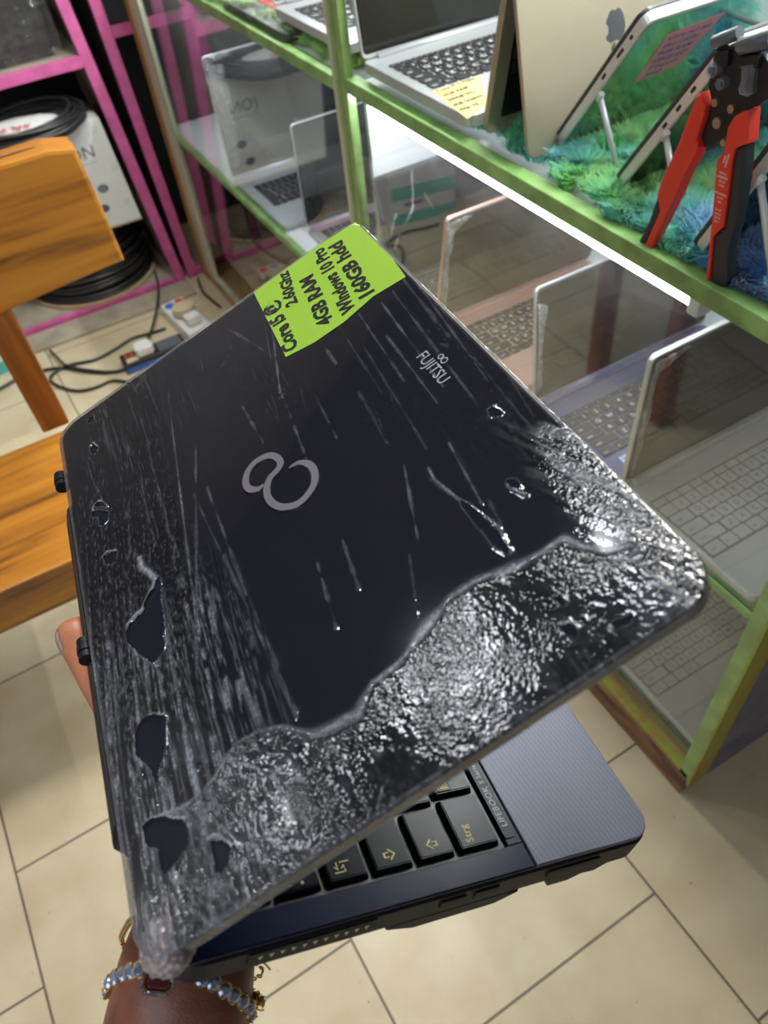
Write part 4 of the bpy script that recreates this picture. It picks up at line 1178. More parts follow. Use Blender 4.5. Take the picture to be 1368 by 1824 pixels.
# beige board lying before the unit
o = finish('floor_board', B((-0.75, 2.435, FZ + 0.0005), (0.50, 2.540, FZ + 0.012), 0.002), 'pinkside')
tag(o, 'flat beige board on the floor along the foot of the pink shelf', 'board')

# wrapped black device
t = thing('speaker_box', 'black box-shaped speaker wrapped in cling film on the upper pink shelf', 'speaker', (0.20, 2.60, 0.584))
finish('cabinet', B((-0.165, 0, 0.001), (0.150, 0.22, 0.20), 0.012, 3), 'black', t)
finish('front_grille', poly_prism(bmesh.new(), rrect(-0.09, 0.04, 0.11, 0.185, 0.03, 6), -0.006, 0.001, lambda a, b, h: V((a, h, b)), bev=0.003), 'blacksatin', t)
bm = bmesh.new()
g = 26
rows = [[bm.verts.new((-0.175 + 0.345 * i / g, -0.012 + 0.008 * mnoise.noise(V((i * 0.5, j * 0.5, 2))), 0.003 + 0.21 * j / g)) for j in range(g + 1)] for i in range(g + 1)]
for i in range(g):
    for j in range(g):
        bm.faces.new((rows[i][j], rows[i + 1][j], rows[i + 1][j + 1], rows[i][j + 1]))
o = finish('film_wrap', bm, 'filmclear', t, True)

# cable spool, carton, coil
sx, sy = 0.226, 2.782
t = thing('cable_spool', 'flat spool of thick black cable on a brown cardboard disc, bottom pink shelf', 'cable spool', (sx, sy, -0.1415))
finish('flange', cyl(bmesh.new(), (0, 0, 0.004), (0, 0, 1), 0.236, 0.007, 72), 'cardboard', t)
finish('flange', cyl(bmesh.new(), (0, 0, 0.226), (0, 0, 1), 0.12, 0.007, 48), 'cardboard', t)
for k in range(19):
    z = 0.0135 + k * 0.0112
    rr = 0.208 + 0.006 * math.sin(k * 2.3) - (0.010 * k / 19 if k > 9 else 0) + (0.012 if k == 0 else 0)
    pts = [(rr * math.cos(a) + 0.002 * math.sin(a * 3 + k), rr * math.sin(a), z + 0.0025 * math.sin(a * 2 + k)) for a in [2 * math.pi * i / 56 for i in range(56)]]
    finish('cable_turn', tube(bmesh.new(), pts, 0.0062, 8, closed=True), 'blacksatin', t)
finish('core', cyl(bmesh.new(), (0, 0, 0.11), (0, 0, 1), 0.200, 0.215, 48), 'black', t)
t = thing('carton', 'white printed carton standing on the cable spool in the pink shelf', 'carton', (0.24, 2.56, 0.0885))
def cf(a, b, h):
    return V((a - 0.030 * (b / 0.33) , h, b))
finish('carton_body', poly_prism(bmesh.new(), [(-0.20, 0.001), (0.182, 0.001), (0.186, 0.325), (-0.20, 0.325)], 0, 0.20, cf), 'card', t)
finish('carton_edge', poly_prism(bmesh.new(), [(-0.20, 0.0), (0.184, 0.0), (0.184, 0.006), (-0.20, 0.006)], -0.001, 0.0, cf), 'cardedge', t)
tb = bmesh.new()
add_glyph(tb, 'ON', cf(0.052, 0.225, -0.0006), (1, 0, 0.0), (0, 0, 1), 0.052, bold=0.0, mi=0)
add_glyph(tb, '(', cf(0.035, 0.225, -0.0006), (1, 0, 0.0), (0, 0, 1), 0.052)
poly_prism(tb, [(0.03, 0.208), (0.125, 0.208), (0.125, 0.212), (0.03, 0.212)], -0.0008, -0.0002, cf, mi=1)
for px, pz in ((0.150, 0.285), (0.160, 0.165), (0.150, 0.055)):
    for k in range(2):
        poly_prism(tb, [(px + k * 0.010, pz), (px + 0.003 + k * 0.010, pz), (px + 0.007 + k * 0.010, pz + 0.022), (px + 0.004 + k * 0.010, pz + 0.022)], -0.0008, -0.0002, cf, mi=1)
poly_prism(tb, [(0.108 + 0.017 * math.cos(a), 0.128 + 0.013 * math.sin(a)) for a in [i * math.pi / 8 for i in range(16)]], -0.0009, -0.0002, cf)
for k in range(4):
    poly_prism(tb, [(0.100 + 0.010 * (k % 2), 0.122 + 0.009 * (k // 2)), (0.105 + 0.010 * (k % 2), 0.122 + 0.009 * (k // 2)), (0.105 + 0.010 * (k % 2), 0.126 + 0.009 * (k // 2)), (0.100 + 0.010 * (k % 2), 0.126 + 0.009 * (k // 2))], -0.0012, -0.0009, cf, mi=1)
poly_prism(tb, [(0.085 + 0.017 * math.cos(a), 0.068 + 0.013 * math.sin(a)) for a in [i * math.pi / 8 for i in range(16)]], -0.0009, -0.0002, cf)
finish('print', tb, ['greyink', 'faint'], t)
t = thing('cable_coil', 'coil of black cable in a white paper sleeve lying on top of the carton', 'cable coil', (0.155, 2.56, 0.418))
for k in range(11):
    rr = 0.150 + 0.010 * (k % 4)
    z = 0.020 + 0.010 * (k // 4) + 0.004 * (k % 3)
    pts = [(rr * 1.15 * math.cos(a), rr * 0.8 * math.sin(a) , z + 0.012 * math.sin(a + k) + 0.006 * math.sin(2 * a)) for a in [2 * math.pi * i / 48 for i in range(48)]]
    finish('cable_turn', tube(bmesh.new(), pts, 0.0055, 8, closed=True), 'blacksatin', t)
bm = bmesh.new()
bmesh.ops.create_uvsphere(bm, u_segments=28, v_segments=14, radius=1)
for v in bm.verts:
    v.co = V((v.co.x * 0.150, v.co.y * 0.105, max(v.co.z, -0.35) * 0.030 + 0.014))
    v.co += V((0, 0, 0.004 * mnoise.noise(v.co * 40)))
sl = finish('paper_sleeve', bm, 'card', t, True)
tb = bmesh.new()
add_glyph(tb, 'SKY', (0.050, -0.045, 0.0455), (-0.95, 0.25, 0), (-0.25, -0.95, 0.1), 0.055, bold=0.015)
finish('print', tb, 'red', sl)

# teal and white box
t = thing('product_box', 'white box with teal stripes on the floor behind the bench leg', 'box', (-0.22, 2.372, FZ))
finish('box_body', B((-0.16, 0, 0.0005), (0.112, 0.16, 0.20), 0.002), 'card', t)
tb = bmesh.new()
for a, b_ in ((0.11, 0.16), (0.02, 0.06)):
    poly_prism(tb, [(-0.16, a - 0.03), (0.112, a), (0.112, b_), (-0.16, b_ - 0.03)], -0.0008, -0.0001, lambda a, b, h: V((a, h, b)))
finish('stripe', tb, 'teal', t)
tb = bmesh.new()
poly_prism(tb, [(-0.02, 0.072), (0.06, 0.078), (0.06, 0.092), (-0.02, 0.086)], -0.0008, -0.0001, lambda a, b, h: V((a, h, b)))
finish('stripe', tb, 'violet', t)

# ---- power strips and cords
t = thing('power_strip', 'black power strip with small red switches on the floor', 'power strip', (0.155, 2.165, FZ))
finish('body', B((0, -0.034, 0.0005), (0.205, 0.034, 0.034), 0.004, 3), 'black', t)
finish('label_edge', B((0.003, -0.0346, 0.004), (0.200, -0.0338, 0.020)), 'blue', t)
for x, m in ((0.012, 'red'), (0.030, 'red')):
    finish('switch', B((x, 0.004, 0.034), (x + 0.012, 0.018, 0.037), 0.001), m, t)
finish('socket_face', B((0.012, -0.026, 0.034), (0.050, -0.002, 0.0355), 0.001), 'beige', t)
finish('socket_face', B((0.118, -0.026, 0.034), (0.195, 0.026, 0.0355), 0.001), 'plgrey', t)
t = thing('plug', 'white three-pin plug pushed into the black power strip', 'plug', (0.232, 2.165, FZ + 0.0345))
bm = poly_prism(bmesh.new(), [(-0.030, -0.012), (-0.022, -0.026), (0.022, -0.026), (0.030, -0.012), (0.026, 0.020), (0.014, 0.028), (-0.014, 0.028), (-0.026, 0.020)], 0.0005, 0.030, IDN, bev=0.005)
finish('shell', bm, 'white', t)
finish('cord_collar', tube(bmesh.new(), [(0, 0.026, 0.014), (0, 0.042, 0.014)], 0.0055, 10), 'black', t)
t = thing('power_strip', 'white power strip with a blue and a red disc beside the black one', 'power strip', (0.408, 2.280, FZ), 0.10)
finish('body', B((-0.042, -0.115, 0.0005), (0.042, 0.110, 0.040), 0.006, 3), 'white', t)
finish('disc', cyl(bmesh.new(), (-0.018, 0.080, 0.0405), (0, 0, 1), 0.017, 0.002, 24), 'blue', t)
finish('disc', cyl(bmesh.new(), (0.020, 0.084, 0.0405), (0, 0, 1), 0.017, 0.002, 24), 'red', t)
for y in (-0.02, -0.07):
    finish('socket_face', B((-0.022, y - 0.020, 0.040), (0.022, y + 0.020, 0.0415), 0.001), 'beige', t)
t = thing('plug', 'beige round adapter plugged into the white power strip', 'plug', (0.410, 2.276, FZ + 0.0420), 0.1)
finish('shell', poly_prism(bmesh.new(), [(0.038 * math.cos(a), 0.032 * math.sin(a)) for a in [2 * math.pi * i / 20 for i in range(20)]], 0.0005, 0.034, IDN, bev=0.006), 'beige', t)
t = thing('plug', 'white plug at the near end of the white power strip', 'plug', (0.415, 2.214, FZ + 0.0420), 0.1)
finish('shell', poly_prism(bmesh.new(), rrect(-0.024, -0.020, 0.024, 0.020, 0.008), 0.0005, 0.030, IDN, bev=0.005), 'white', t)

for nm, pts, r, lab in (('floor_cable', CORD1, 0.0050, 'black cable running along the floor from the bench leg to the black power strip'),
                        ('floor_cable', CORD2, 0.0042, 'short black cable end crossing the other cable on the floor'),
                        ('floor_cable', CORD3, 0.0045, 'black cable lying in a wide loop on the floor'),
                        ('floor_cable', CORD4, 0.0042, 'black cable hanging from the pink shelf to the white plug'),
                        ('floor_cable', CORD5, 0.0040, 'black cable beside the foot of the pink uprights')):
    pts = [(p[0], p[1], max(p[2], FZ + r + 0.0006)) for p in pts]
    if pts is not None and lab.startswith('short'):
        pts = [(p[0], p[1], p[2] + 0.009 * (1 if i in (1, 2, 3) else 0.6)) for i, p in enumerate(pts)]
    bm = tube(bmesh.new(), smooth_path(pts, 8), r, 8)
    tag(finish(nm, bm, 'blacksatin'), lab, 'cable')

# ================================================================== WOODEN CHAIR
t = thing('wooden_bench', 'orange-brown varnished wooden bench with broad plank back', 'bench', (-0.30, 1.02, 0))
bo = V((-0.30, 1.02, 0))
def bb(name, lo, hi, m='chairwood', bev=0.004, par=None):
    return finish(name, B(V(lo) - bo, V(hi) - bo, bev, 3), m, par or t)
# crest with rounded right end
prof = [(-0.95, 0.655 - 0.065), (-0.35, 0.612), (-0.05, 0.649), (0.145, 0.665), (0.1425, 0.76), (0.137, 0.838), (0.10, 0.8475), (-0.1, 0.842), (-0.95, 0.80)]
prof = [(-0.95, 0.600), (-0.35, 0.630), (-0.05, 0.648), (0.148, 0.664), (0.144, 0.76), (0.138, 0.838), (0.10, 0.846), (-0.1, 0.842), (-0.95, 0.82)]
finish('backrest', poly_prism(bmesh.new(), prof, 1.172, 1.232, lambda a, b, h: V((a, h, b)) - bo, bev=0.006), 'chairwood', t)
bb('groove_strip', (-0.95, 1.196, 0.8425), (0.09, 1.199, 0.8475), 'rawwood', 0.0005)
bb('back_post', (-0.082, 1.176, 0.421), (-0.036, 1.206, 0.652), 'chairwood_z')
bb('back_post', (-0.86, 1.176, 0.421), (-0.815, 1.206, 0.612), 'chairwood_z')
bb('seat', (-0.90, 0.866, 0.388), (0.05, 1.168, 0.420))
bb('apron', (-0.88, 0.872, 0.335), (0.03, 0.890, 0.387))
bb('apron', (-0.88, 1.14, 0.335), (0.03, 1.155, 0.387))
for x in (-0.86, -0.015):
    for y in (0.90, 1.12):
        bb('leg', (x, y, 0.001), (x + 0.04, y + 0.04, 0.387), 'chairwood_z')

# ================================================================== THE HELD LAPTOP
H0 = V((-0.06187, 0.10064, 0.97324))            # hinge, near end, on the outer face of the lid
AD = V((0.12494, 0.98946, -0.07318)).normalized()   # along the hinge, near -> far
VD = V((0.93467, -0.09264, 0.34322)).normalized()   # lid: hinge -> front edge
VD = (VD - AD * VD.dot(AD)).normalized()
UP = VD.cross(AD).normalized()                  # out of the lid
if UP.z < 0:
    UP = -UP
th = math.radians(45.5)
WD = (VD * math.cos(th) - UP * math.sin(th)).normalized()   # base: hinge -> front
MU = (VD * math.sin(th) + UP * math.cos(th)).normalized()   # out of the keyboard
B0 = H0 - UP * 0.012
LW, LD = 0.3262, 0.2235
lp = lambda u, v, h=0.0: AD * u + VD * v + UP * h
bp_ = lambda p, q, h=0.0: (B0 - H0) + AD * p + WD * q + MU * h
hero = thing('held_laptop', 'black half-open laptop held in a hand, lid in torn cling film with lime note', 'laptop', tuple(H0))
# ---- lid
lid = finish('lid', poly_prism(bmesh.new(), rrect(0.0, 0.0005, LW, LD, 0.013, 8), -0.0085, -0.0002, lp, bev=0.0018), 'lid', hero)
finish('bezel', poly_prism(bmesh.new(), rrect(0.002, 0.003, LW - 0.002, LD - 0.002, 0.012, 6), -0.0100, -0.0086, lp), 'navy_edge', hero)
finish('screen', poly_prism(bmesh.new(), rrect(0.018, 0.020, LW - 0.018, LD - 0.018, 0.002, 2), -0.0104, -0.0100, lp), 'screen', hero)
# emblem: two open loops, a ribbon of uneven width
pts = smooth_path([(a, b, 0) for a, b in LOGO], 5)
bm = bmesh.new()
n = len(pts)
L_, R_ = [], []
for i, p in enumerate(pts):
    d = (pts[min(i + 1, n - 1)] - pts[max(i - 1, 0)]).normalized()
    nn = V((-d.y, d.x, 0))
    s = i / (n - 1)
    wd = 0.00125 * (0.25 + 1.2 * min(1, s * 9, (1 - s) * 9 + 0.35))
    L_.append(p + nn * wd)
    R_.append(p - nn * wd)
lo = [[bm.verts.new(lp(q.x, q.y, h)) for q in side] for side in (L_, R_) for h in (0.0, 0.0007)]
for i in range(n - 1):
    bm.faces.new((lo[1][i], lo[1][i + 1], lo[3][i + 1], lo[3][i]))
    bm.faces.new((lo[0][i], lo[0][i + 1], lo[1][i + 1], lo[1][i]))
    bm.faces.new((lo[2][i], lo[2][i + 1], lo[3][i + 1], lo[3][i]))
bmesh.ops.recalc_face_normals(bm, faces=bm.faces[:])
finish('emblem', bm, 'chrome', lid)
tb = bmesh.new()
add_glyph(tb, 'FUJITSU', lp(0.1812, 0.1972, 0.0002), -AD, VD, 0.0088, bold=0.004, width=0.0262)
def ring2(bm, cu, cv, r, wd):
    k = 18
    a = [bm.verts.new(lp(cu + (r + wd) * math.cos(2 * math.pi * i / k), cv + (r + wd) * math.sin(2 * math.pi * i / k), 0.0002)) for i in range(k)]
    b = [bm.verts.new(lp(cu + (r - wd) * math.cos(2 * math.pi * i / k), cv + (r - wd) * math.sin(2 * math.pi * i / k), 0.0002)) for i in range(k)]
    for i in range(k):
        bm.faces.new((a[i], a[(i + 1) % k], b[(i + 1) % k], b[i]))
ring2(tb, 0.1712, 0.2062, 0.00135, 0.0003)
ring2(tb, 0.1676, 0.2062, 0.0017, 0.0003)
finish('brand_print', tb, 'silverprint', lid)
# note
note_pts = [(min(a, LW - 0.0006), min(b, LD - 0.0006)) for a, b in NOTE]
note = finish('sticky_note', poly_prism(bmesh.new(), note_pts, 0.0000, 0.0003, lp), 'limenote', hero)
tb = bmesh.new()
def hand_line(s, a, b, size, width=None):
    o = lp(a[0], a[1], 0.00045)
    e = lp(b[0], b[1], 0.00045)
    X = (e - o)
    Y = -VD
    Y = (Y - X.normalized() * Y.dot(X.normalized())).normalized()
    add_glyph(tb, s, o, X, Y, size, bold=0.040, shear=0.08, width=width or X.length, wob=0.03)
hand_line('Core i5 @', (0.2480, 0.1535), (0.3030, 0.1565), 0.0125)
hand_line('2.60Ghz', (0.2850, 0.1665), (0.3235, 0.1730), 0.0105)
hand_line('4GB RAM', (0.2485, 0.1765), (0.3030, 0.1835), 0.0125)
hand_line('WIndows 10 Pro', (0.2460, 0.1900), (0.3215, 0.1985), 0.0115)
hand_line('160GB hdd', (0.2485, 0.2035), (0.3160, 0.2090), 0.0125)
finish('handwriting', tb, 'ink', note)

# ---- cling film over the lid
def seg_d(px, py, a, b):
    ax, ay = a
    dx, dy = b[0] - ax, b[1] - ay
    t = np.clip(((px - ax) * dx + (py - ay) * dy) / (dx * dx + dy * dy + 1e-12), 0, 1)
    return np.hypot(px - ax - t * dx, py - ay - t * dy), t

step = 0.0006
ext = 0.0078
us = np.arange(-ext, LW + ext + step / 2, step)
vs_ = np.arange(-ext, LD + ext + step / 2, step)
U, W_ = np.meshgrid(us, vs_, indexing='ij')
rc = 0.014
qx = np.abs(U - LW / 2) - (LW / 2 - rc)
qy = np.abs(W_ - LD / 2) - (LD / 2 - rc)
ox, oy_ = np.maximum(qx, 0), np.maximum(qy, 0)
ol = np.hypot(ox, oy_) + 1e-9
sd = ol + np.minimum(np.maximum(qx, qy), 0) - rc
gx = np.where(np.maximum(qx, qy) > 0, ox / ol, (qx > qy).astype(float)) * np.sign(U - LW / 2)
gy = np.where(np.maximum(qx, qy) > 0, oy_ / ol, (qx <= qy).astype(float)) * np.sign(W_ - LD / 2)
out = np.maximum(sd, 0)
PU, PV = U - gx * np.maximum(out - 0.0009, 0), W_ - gy * np.maximum(out - 0.0009, 0)
drop = -np.maximum(out - 0.0006, 0)
sst = lambda x: np.clip(x, 0, 1) ** 2 * (3 - 2 * np.clip(x, 0, 1))
rv = np.array([p[1] for p in RIDGE])
ru = np.array([p[0] for p in RIDGE])
od = np.argsort(rv)
RU = np.interp(W_, rv[od], ru[od])
m_flap = sst((RU - U) / 0.004 + 0.5) * (W_ > 0.015)
m_edge = sst((0.060 + 0.018 * (U / LW) - W_) / 0.02)
m_right = sst((W_ - 0.196) / 0.018) * sst((0.235 - U) / 0.04)
m_rs = m_right * sst((0.13 - U) / 0.05)
# warp: streaks fan out slightly
wv = W_ + 0.006 * np.sin(U * 14 + 1.0) + 0.10 * (U - 0.16) * (W_ - 0.03)
def rid(x, y, s):
    return 1 - np.abs(2 * value_noise(x, y, s) - 1)
st1 = rid(U * 14, wv * 480, 11) ** 3
st2 = rid(U * 26 + 9, wv * 800, 12) ** 3
st3 = rid(U * 60 + 4, wv * 620, 13) ** 4
gate = sst((value_noise(U * 16, W_ * 70, 14) - 0.30) * 2.2)
streak = (0.5 * st1 + 0.35 * st2 + 0.3 * st3) * gate
ca, sa = math.cos(0.9), math.sin(0.9)
ur, vr = U * ca - W_ * sa, U * sa + W_ * ca
cr = 0.5 * rid(U * 75 + W_ * 60, wv * 330, 21) + 0.35 * rid(ur * 130, vr * 300, 22) + 0.35 * rid(U * 130, W_ * 520 + U * 200, 23)
cr = cr + 0.2 * value_noise(U * 30, W_ * 30, 25)
crg = sst((value_noise(U * 38, W_ * 38, 24) - 0.25) * 2.0)
crumple = cr * (0.4 + 0.6 * crg)
rs1 = rid(U * 60 + W_ * 60, W_ * 380 + U * 120, 31) ** 2
rsn = sst((value_noise(U * 55, W_ * 55, 35) - 0.30) * 2.5)
height = 0.00045 + m_edge * streak * 0.00026 + m_flap * crumple * 0.00024 + m_rs * (0.6 * rs1 + 0.5 * rid(ur * 200, vr * 300, 33)) * 0.00026
height += (1 - np.maximum(m_edge, m_flap)) * 0.00002 * value_noise(U * 50, W_ * 50, 41)
sharp = lambda x, t, k: np.clip((x - t) * k, 0, 1)
lines = sharp(st1, 0.80, 6) * 0.5 + sharp(st2, 0.80, 6) * 0.5 + sharp(st3, 0.85, 7) * 0.4
grow = 0.45 + 0.55 * sst((0.24 - U) / 0.2)
haze = 0.003 + m_edge * (0.020 + 0.62 * lines * (0.3 + 0.7 * gate)) * grow
dash = sharp(value_noise(U * 210, wv * 500, 91), 0.35, 3)
zone = sst((0.085 - W_) / 0.03) * sst((0.17 - U) / 0.06)
haze += zone * (1 - m_flap * 0.6) * (0.60 * sharp(rid(U * 20, wv * 560 + 3, 92), 0.74, 4) * dash + 0.35 * sharp(rid(U * 12, wv * 900, 93), 0.8, 5))  # milky streaks on the hinge side, with highlights put into the haze
near = sst((0.11 - W_) / 0.06) * sst((0.10 - U) / 0.04)
haze += m_flap * near * 0.30 * (sharp(st2, 0.6, 3) * 0.6 + sharp(rid(U * 40, W_ * 420 + U * 260, 26), 0.80, 5))  # highlights of the near flap drawn as pale haze lines
haze += m_flap * (0.020 + 0.42 * sharp(cr, 0.98, 3.2) * (0.25 + 0.75 * crg) + 0.10 * lines)
haze += m_rs * (0.012 + 0.45 * sharp(rs1, 0.55, 2.5) * rsn) + m_right * 0.12 * sharp(st1, 0.8, 5)
haze = haze + 0.10 * sharp(rid(wv * 520, U * 16, 44), 0.93, 14) * (1 - m_edge) * sst((value_noise(U * 18, W_ * 30, 45) - 0.5) * 4)
patch = 0.42 + 0.58 * sst((value_noise(U * 55, W_ * 55, 81) * 0.6 + value_noise(U * 140, W_ * 140, 82) * 0.4 - 0.40) * 5)
patch = patch * (0.45 + 0.45 * near + 0.55 * sst(1.35 - np.hypot(U - 0.036, W_ - 0.135) / 0.045) + 0.45 * sst(1.3 - np.hypot(U - 0.040, W_ - 0.212) / 0.03))
patch = np.maximum(patch, 1.1 * np.exp(-(np.hypot(U - 0.036, W_ - 0.135) / 0.022) ** 2))
# the pulled-up border of the loose flap
dmin = np.full(U.shape, 9.0)
for a, b in zip(RIDGE[:-1], RIDGE[1:]):
    d_, t_ = seg_d(U, W_, a, b)
    dmin = np.minimum(dmin, d_)
rw = 0.0005 + 0.0020 * value_noise(U * 80, W_ * 80, 51) ** 1.5
rg = np.exp(-(dmin / rw) ** 2)
height += 0.0005 * rg * (0.4 + value_noise(U * 200, W_ * 200, 53))
haze = np.maximum(haze, 0.90 * rg * (0.25 + 0.75 * value_noise(U * 110, W_ * 110, 52)))
rnd = random.Random(8)
for a, b in CREASES:
    d_, t_ = seg_d(U, W_, a, b)
    wig = 0.0012 * (value_noise(t_ * 9, t_ * 0 + a[0] * 900, 61) - 0.5)
    k = rnd.uniform(0.3, 0.9)
    e = np.exp(-((d_ + wig) / 0.00042) ** 2) * (0.35 + 0.65 * value_noise(t_ * 14, t_ * 0 + b[1] * 700, 62)) * k
    height += 0.00028 * e
    haze = np.maximum(haze, 0.55 * e)
for pl, wmm in RIMS:
    for a, b in zip(pl[:-1], pl[1:]):
        d_, t_ = seg_d(U, W_, a, b)
        e = np.exp(-(d_ / (wmm * 0.00052)) ** 2)
        height += 0.0
        haze = np.maximum(haze, (0.93 if wmm > 1.5 else 0.75) * e * (0.7 + 0.3 * value_noise(U * 200, W_ * 200, 63)))
        height = np.maximum(height, 0.00045 + 0.0009 * e)
note_zone = (U > 0.243) & (W_ > 0.145) & (W_ < 0.224)
haze = np.where(note_zone & (sd < -0.001), haze * 0.45, haze)
haze = np.where(sd > -0.001, np.maximum(haze, 0.13 + 0.2 * st2), haze)
# near hinge corner: bunched and milky
dc = np.hypot(U - 0.004, W_ - 0.004)
bun = np.exp(-(dc / 0.020) ** 2)
haze = np.maximum(haze, 0.42 * bun * (0.5 + 0.5 * streak / 0.6))
height += 0.0018 * bun * (0.3 + streak)
# torn holes
def inside(px, py, poly):
    r = np.zeros(px.shape, bool)
    n = len(poly)
    for i in range(n):
        x1, y1 = poly[i]
        x2, y2 = poly[i - 1]
        c = ((y1 > py) != (y2 > py)) & (px < (x2 - x1) * (py - y1) / (y2 - y1 + 1e-15) + x1)
        r ^= c
    return r
jit = 0.0006
ju = U + jit * (value_noise(U * 500, W_ * 500, 71) - 0.5)
jv = W_ + jit * (value_noise(U * 500, W_ * 500, 72) - 0.5)
hole = np.zeros(U.shape, bool)
for h_ in HOLES:
    hole |= inside(ju, jv, h_)
    cu = sum(p[0] for p in h_) / len(h_)
    cv = sum(p[1] for p in h_) / len(h_)
# slight curl of the film around each hole
hf = hole.astype(float)
bl = hf.copy()
for _ in range(3):
    bl = (bl + np.roll(bl, 1, 0) + np.roll(bl, -1, 0) + np.roll(bl, 1, 1) + np.roll(bl, -1, 1)) / 5
height += 0.0010 * bl
haze = np.maximum(haze, 0.55 * np.clip(bl * 2.5, 0, 1) * (0.3 + 0.7 * value_noise(U * 160, W_ * 160, 73)))
nu, nv = U.shape
ZH = height + drop
A3, V3, U3 = np.array(AD), np.array(VD), np.array(UP)
co = PU[..., None] * A3 + PV[..., None] * V3 + ZH[..., None] * U3
idx = np.arange(nu * nv).reshape(nu, nv)
quad = np.stack([idx[:-1, :-1], idx[:-1, 1:], idx[1:, 1:], idx[1:, :-1]], -1).reshape(-1, 4)
hq = (hole[:-1, :-1] | hole[1:, 1:] | hole[:-1, 1:] | hole[1:, :-1]).reshape(-1)
far = (sd[:-1, :-1] > 0.0076).reshape(-1)
quad = quad[~(hq | far)]
me = bpy.data.meshes.new('cling_film')
me.vertices.add(nu * nv)
me.vertices.foreach_set('co', co.reshape(-1))
me.loops.add(len(quad) * 4)
me.loops.foreach_set('vertex_index', quad.reshape(-1))
me.polygons.add(len(quad))
me.polygons.foreach_set('loop_start', np.arange(len(quad)) * 4)
me.polygons.foreach_set('loop_total', np.full(len(quad), 4))
me.polygons.foreach_set('use_smooth', np.ones(len(quad), bool))
me.update(calc_edges=True)
att2 = me.attributes.new('crumple', 'FLOAT', 'POINT')
att2.data.foreach_set('value', np.clip(np.maximum(np.maximum(m_flap * patch, m_edge * 0.35), m_rs * 0.9 * (0.4 + 0.6 * rsn)), 0, 1).reshape(-1))
att = me.attributes.new('haze', 'FLOAT', 'POINT')
att.data.foreach_set('value', np.clip(haze, 0, 0.95).reshape(-1))
bm = bmesh.new()
bm.from_mesh(me)
bmesh.ops.delete(bm, geom=[v for v in bm.verts if not v.link_faces], context='VERTS')
bm.to_mesh(me)
bm.free()
me.materials.append(M['film'])
film = bpy.data.objects.new('cling_film', me)
C.objects.link(film)
film.parent = hero

# twisted bundle of film at the near hinge corner
bm = bmesh.new()
bmesh.ops.create_icosphere(bm, subdivisions=5, radius=1)
for v in bm.verts:
    p = v.co.copy()
    a = math.atan2(p.y, p.x)
    k = 1 + 0.13 * mnoise.noise(V((p.x * 1.5, p.y * 6, p.z * 6))) + 0.07 * mnoise.noise(V((p.x * 3, p.y * 15, p.z * 15)))
    p *= k
    v.co = lp(0.0060 + p.x * 0.0105, 0.0080 + p.y * 0.0100, -0.0050 + p.z * 0.0066)
finish('film_bundle', bm, 'filmfold', film, True)
bm = bmesh.new()
for k in range(6):
    v0 = 0.0015 + 0.0030 * k
    pts = [(0.0235 - 0.0028 * i + 0.001 * math.sin(k * 3), v0 + 0.0010 * math.sin(i * 0.9 + k * 2.1) * (8 - i) / 8 + 0.0006 * k * (8 - i) / 8, 0.0007 + 0.0004 * math.sin(i * 0.8 + k)) for i in range(8)]
    tube(bm, [lp(*p) for p in smooth_path(pts, 4)], [0.00012 + 0.0003 * (j / 28) for j in range(29)], 6)
finish('film_fold', bm, 'filmfold', film, True)

# ---- base
def loft(sections, fn):
    bm = bmesh.new()
    rings = [[bm.verts.new(fn(p[0], p[1], h)) for p in pts] for pts, h in sections]
    n = len(rings[0])
    for a, b in zip(rings[:-1], rings[1:]):
        for i in range(n):
            bm.faces.new((a[i], a[(i + 1) % n], b[(i + 1) % n], b[i]))
    bm.faces.new(rings[0])
    bm.faces.new(rings[-1])
    bmesh.ops.recalc_face_normals(bm, faces=bm.faces[:])
    return bm
P1, Q1 = 0.3215, 0.2320
def base_outline(ins, rear, q1):
    """rounded outline with the hinge block standing out along the middle of the rear edge"""
    pts = rrect(0.0005 + ins, 0.0015, P1 - ins, q1, 0.014, 8)
    out_ = []
    for k, p in enumerate(pts):
        out_.append(p)
        nx = pts[(k + 1) % len(pts)]
        if p[1] < 0.002 and nx[1] < 0.002 and nx[0] - p[0] > 0.1:
            out_ += [(0.056, 0.0015), (0.060, rear), (0.262, rear), (0.266, 0.0015)]
    return out_
sec = [(base_outline(0.0015, -0.0065, Q1 - 0.001), -0.0005), (base_outline(0.0, -0.008, Q1), -0.002), (base_outline(0.0, -0.008, Q1), -0.0140),
       (base_outline(0.002, -0.007, Q1 - 0.004), -0.0190), (base_outline(0.010, -0.002, Q1 - 0.016), -0.0255)]
base = finish('base_body', loft(sec, bp_), 'navy_edge', hero)
K0, K1 = 0.0265, 0.1500        # key field between hinge side and front
top = bmesh.new()
# surround with a sunken key well
def slab(bm, p0, q0, p1, q1, h0, h1, bev=0.0):
    poly_prism(bm, [(p0, q0), (p1, q0), (p1, q1), (p0, q1)], h0, h1, bp_, bev=bev)
slab(top, 0.0120, 0.0025, P1 - 0.012, K0, -0.0005, 0.0016, 0.0006)
slab(top, 0.0012, 0.002, 0.0128, 0.1585, -0.0005, 0.0016, 0.0006)
slab(top, P1 - 0.0128, 0.002, P1 - 0.0012, 0.1585, -0.0005, 0.0016, 0.0006)
slab(top, 0.0126, K1, P1 - 0.0126, 0.1585, -0.0005, 0.0016, 0.0006)
finish('keyboard_surround', top, 'navy', hero)
finish('palmrest', poly_prism(bmesh.new(), [p for p in rrect(0.0012, 0.14, P1 - 0.0012, Q1 - 0.0010, 0.013, 8) if p[1] > 0.159] + [(0.0012, 0.1588), (P1 - 0.0012, 0.1588)], -0.0005, 0.0018, bp_, bev=0.0007), 'palm', hero)
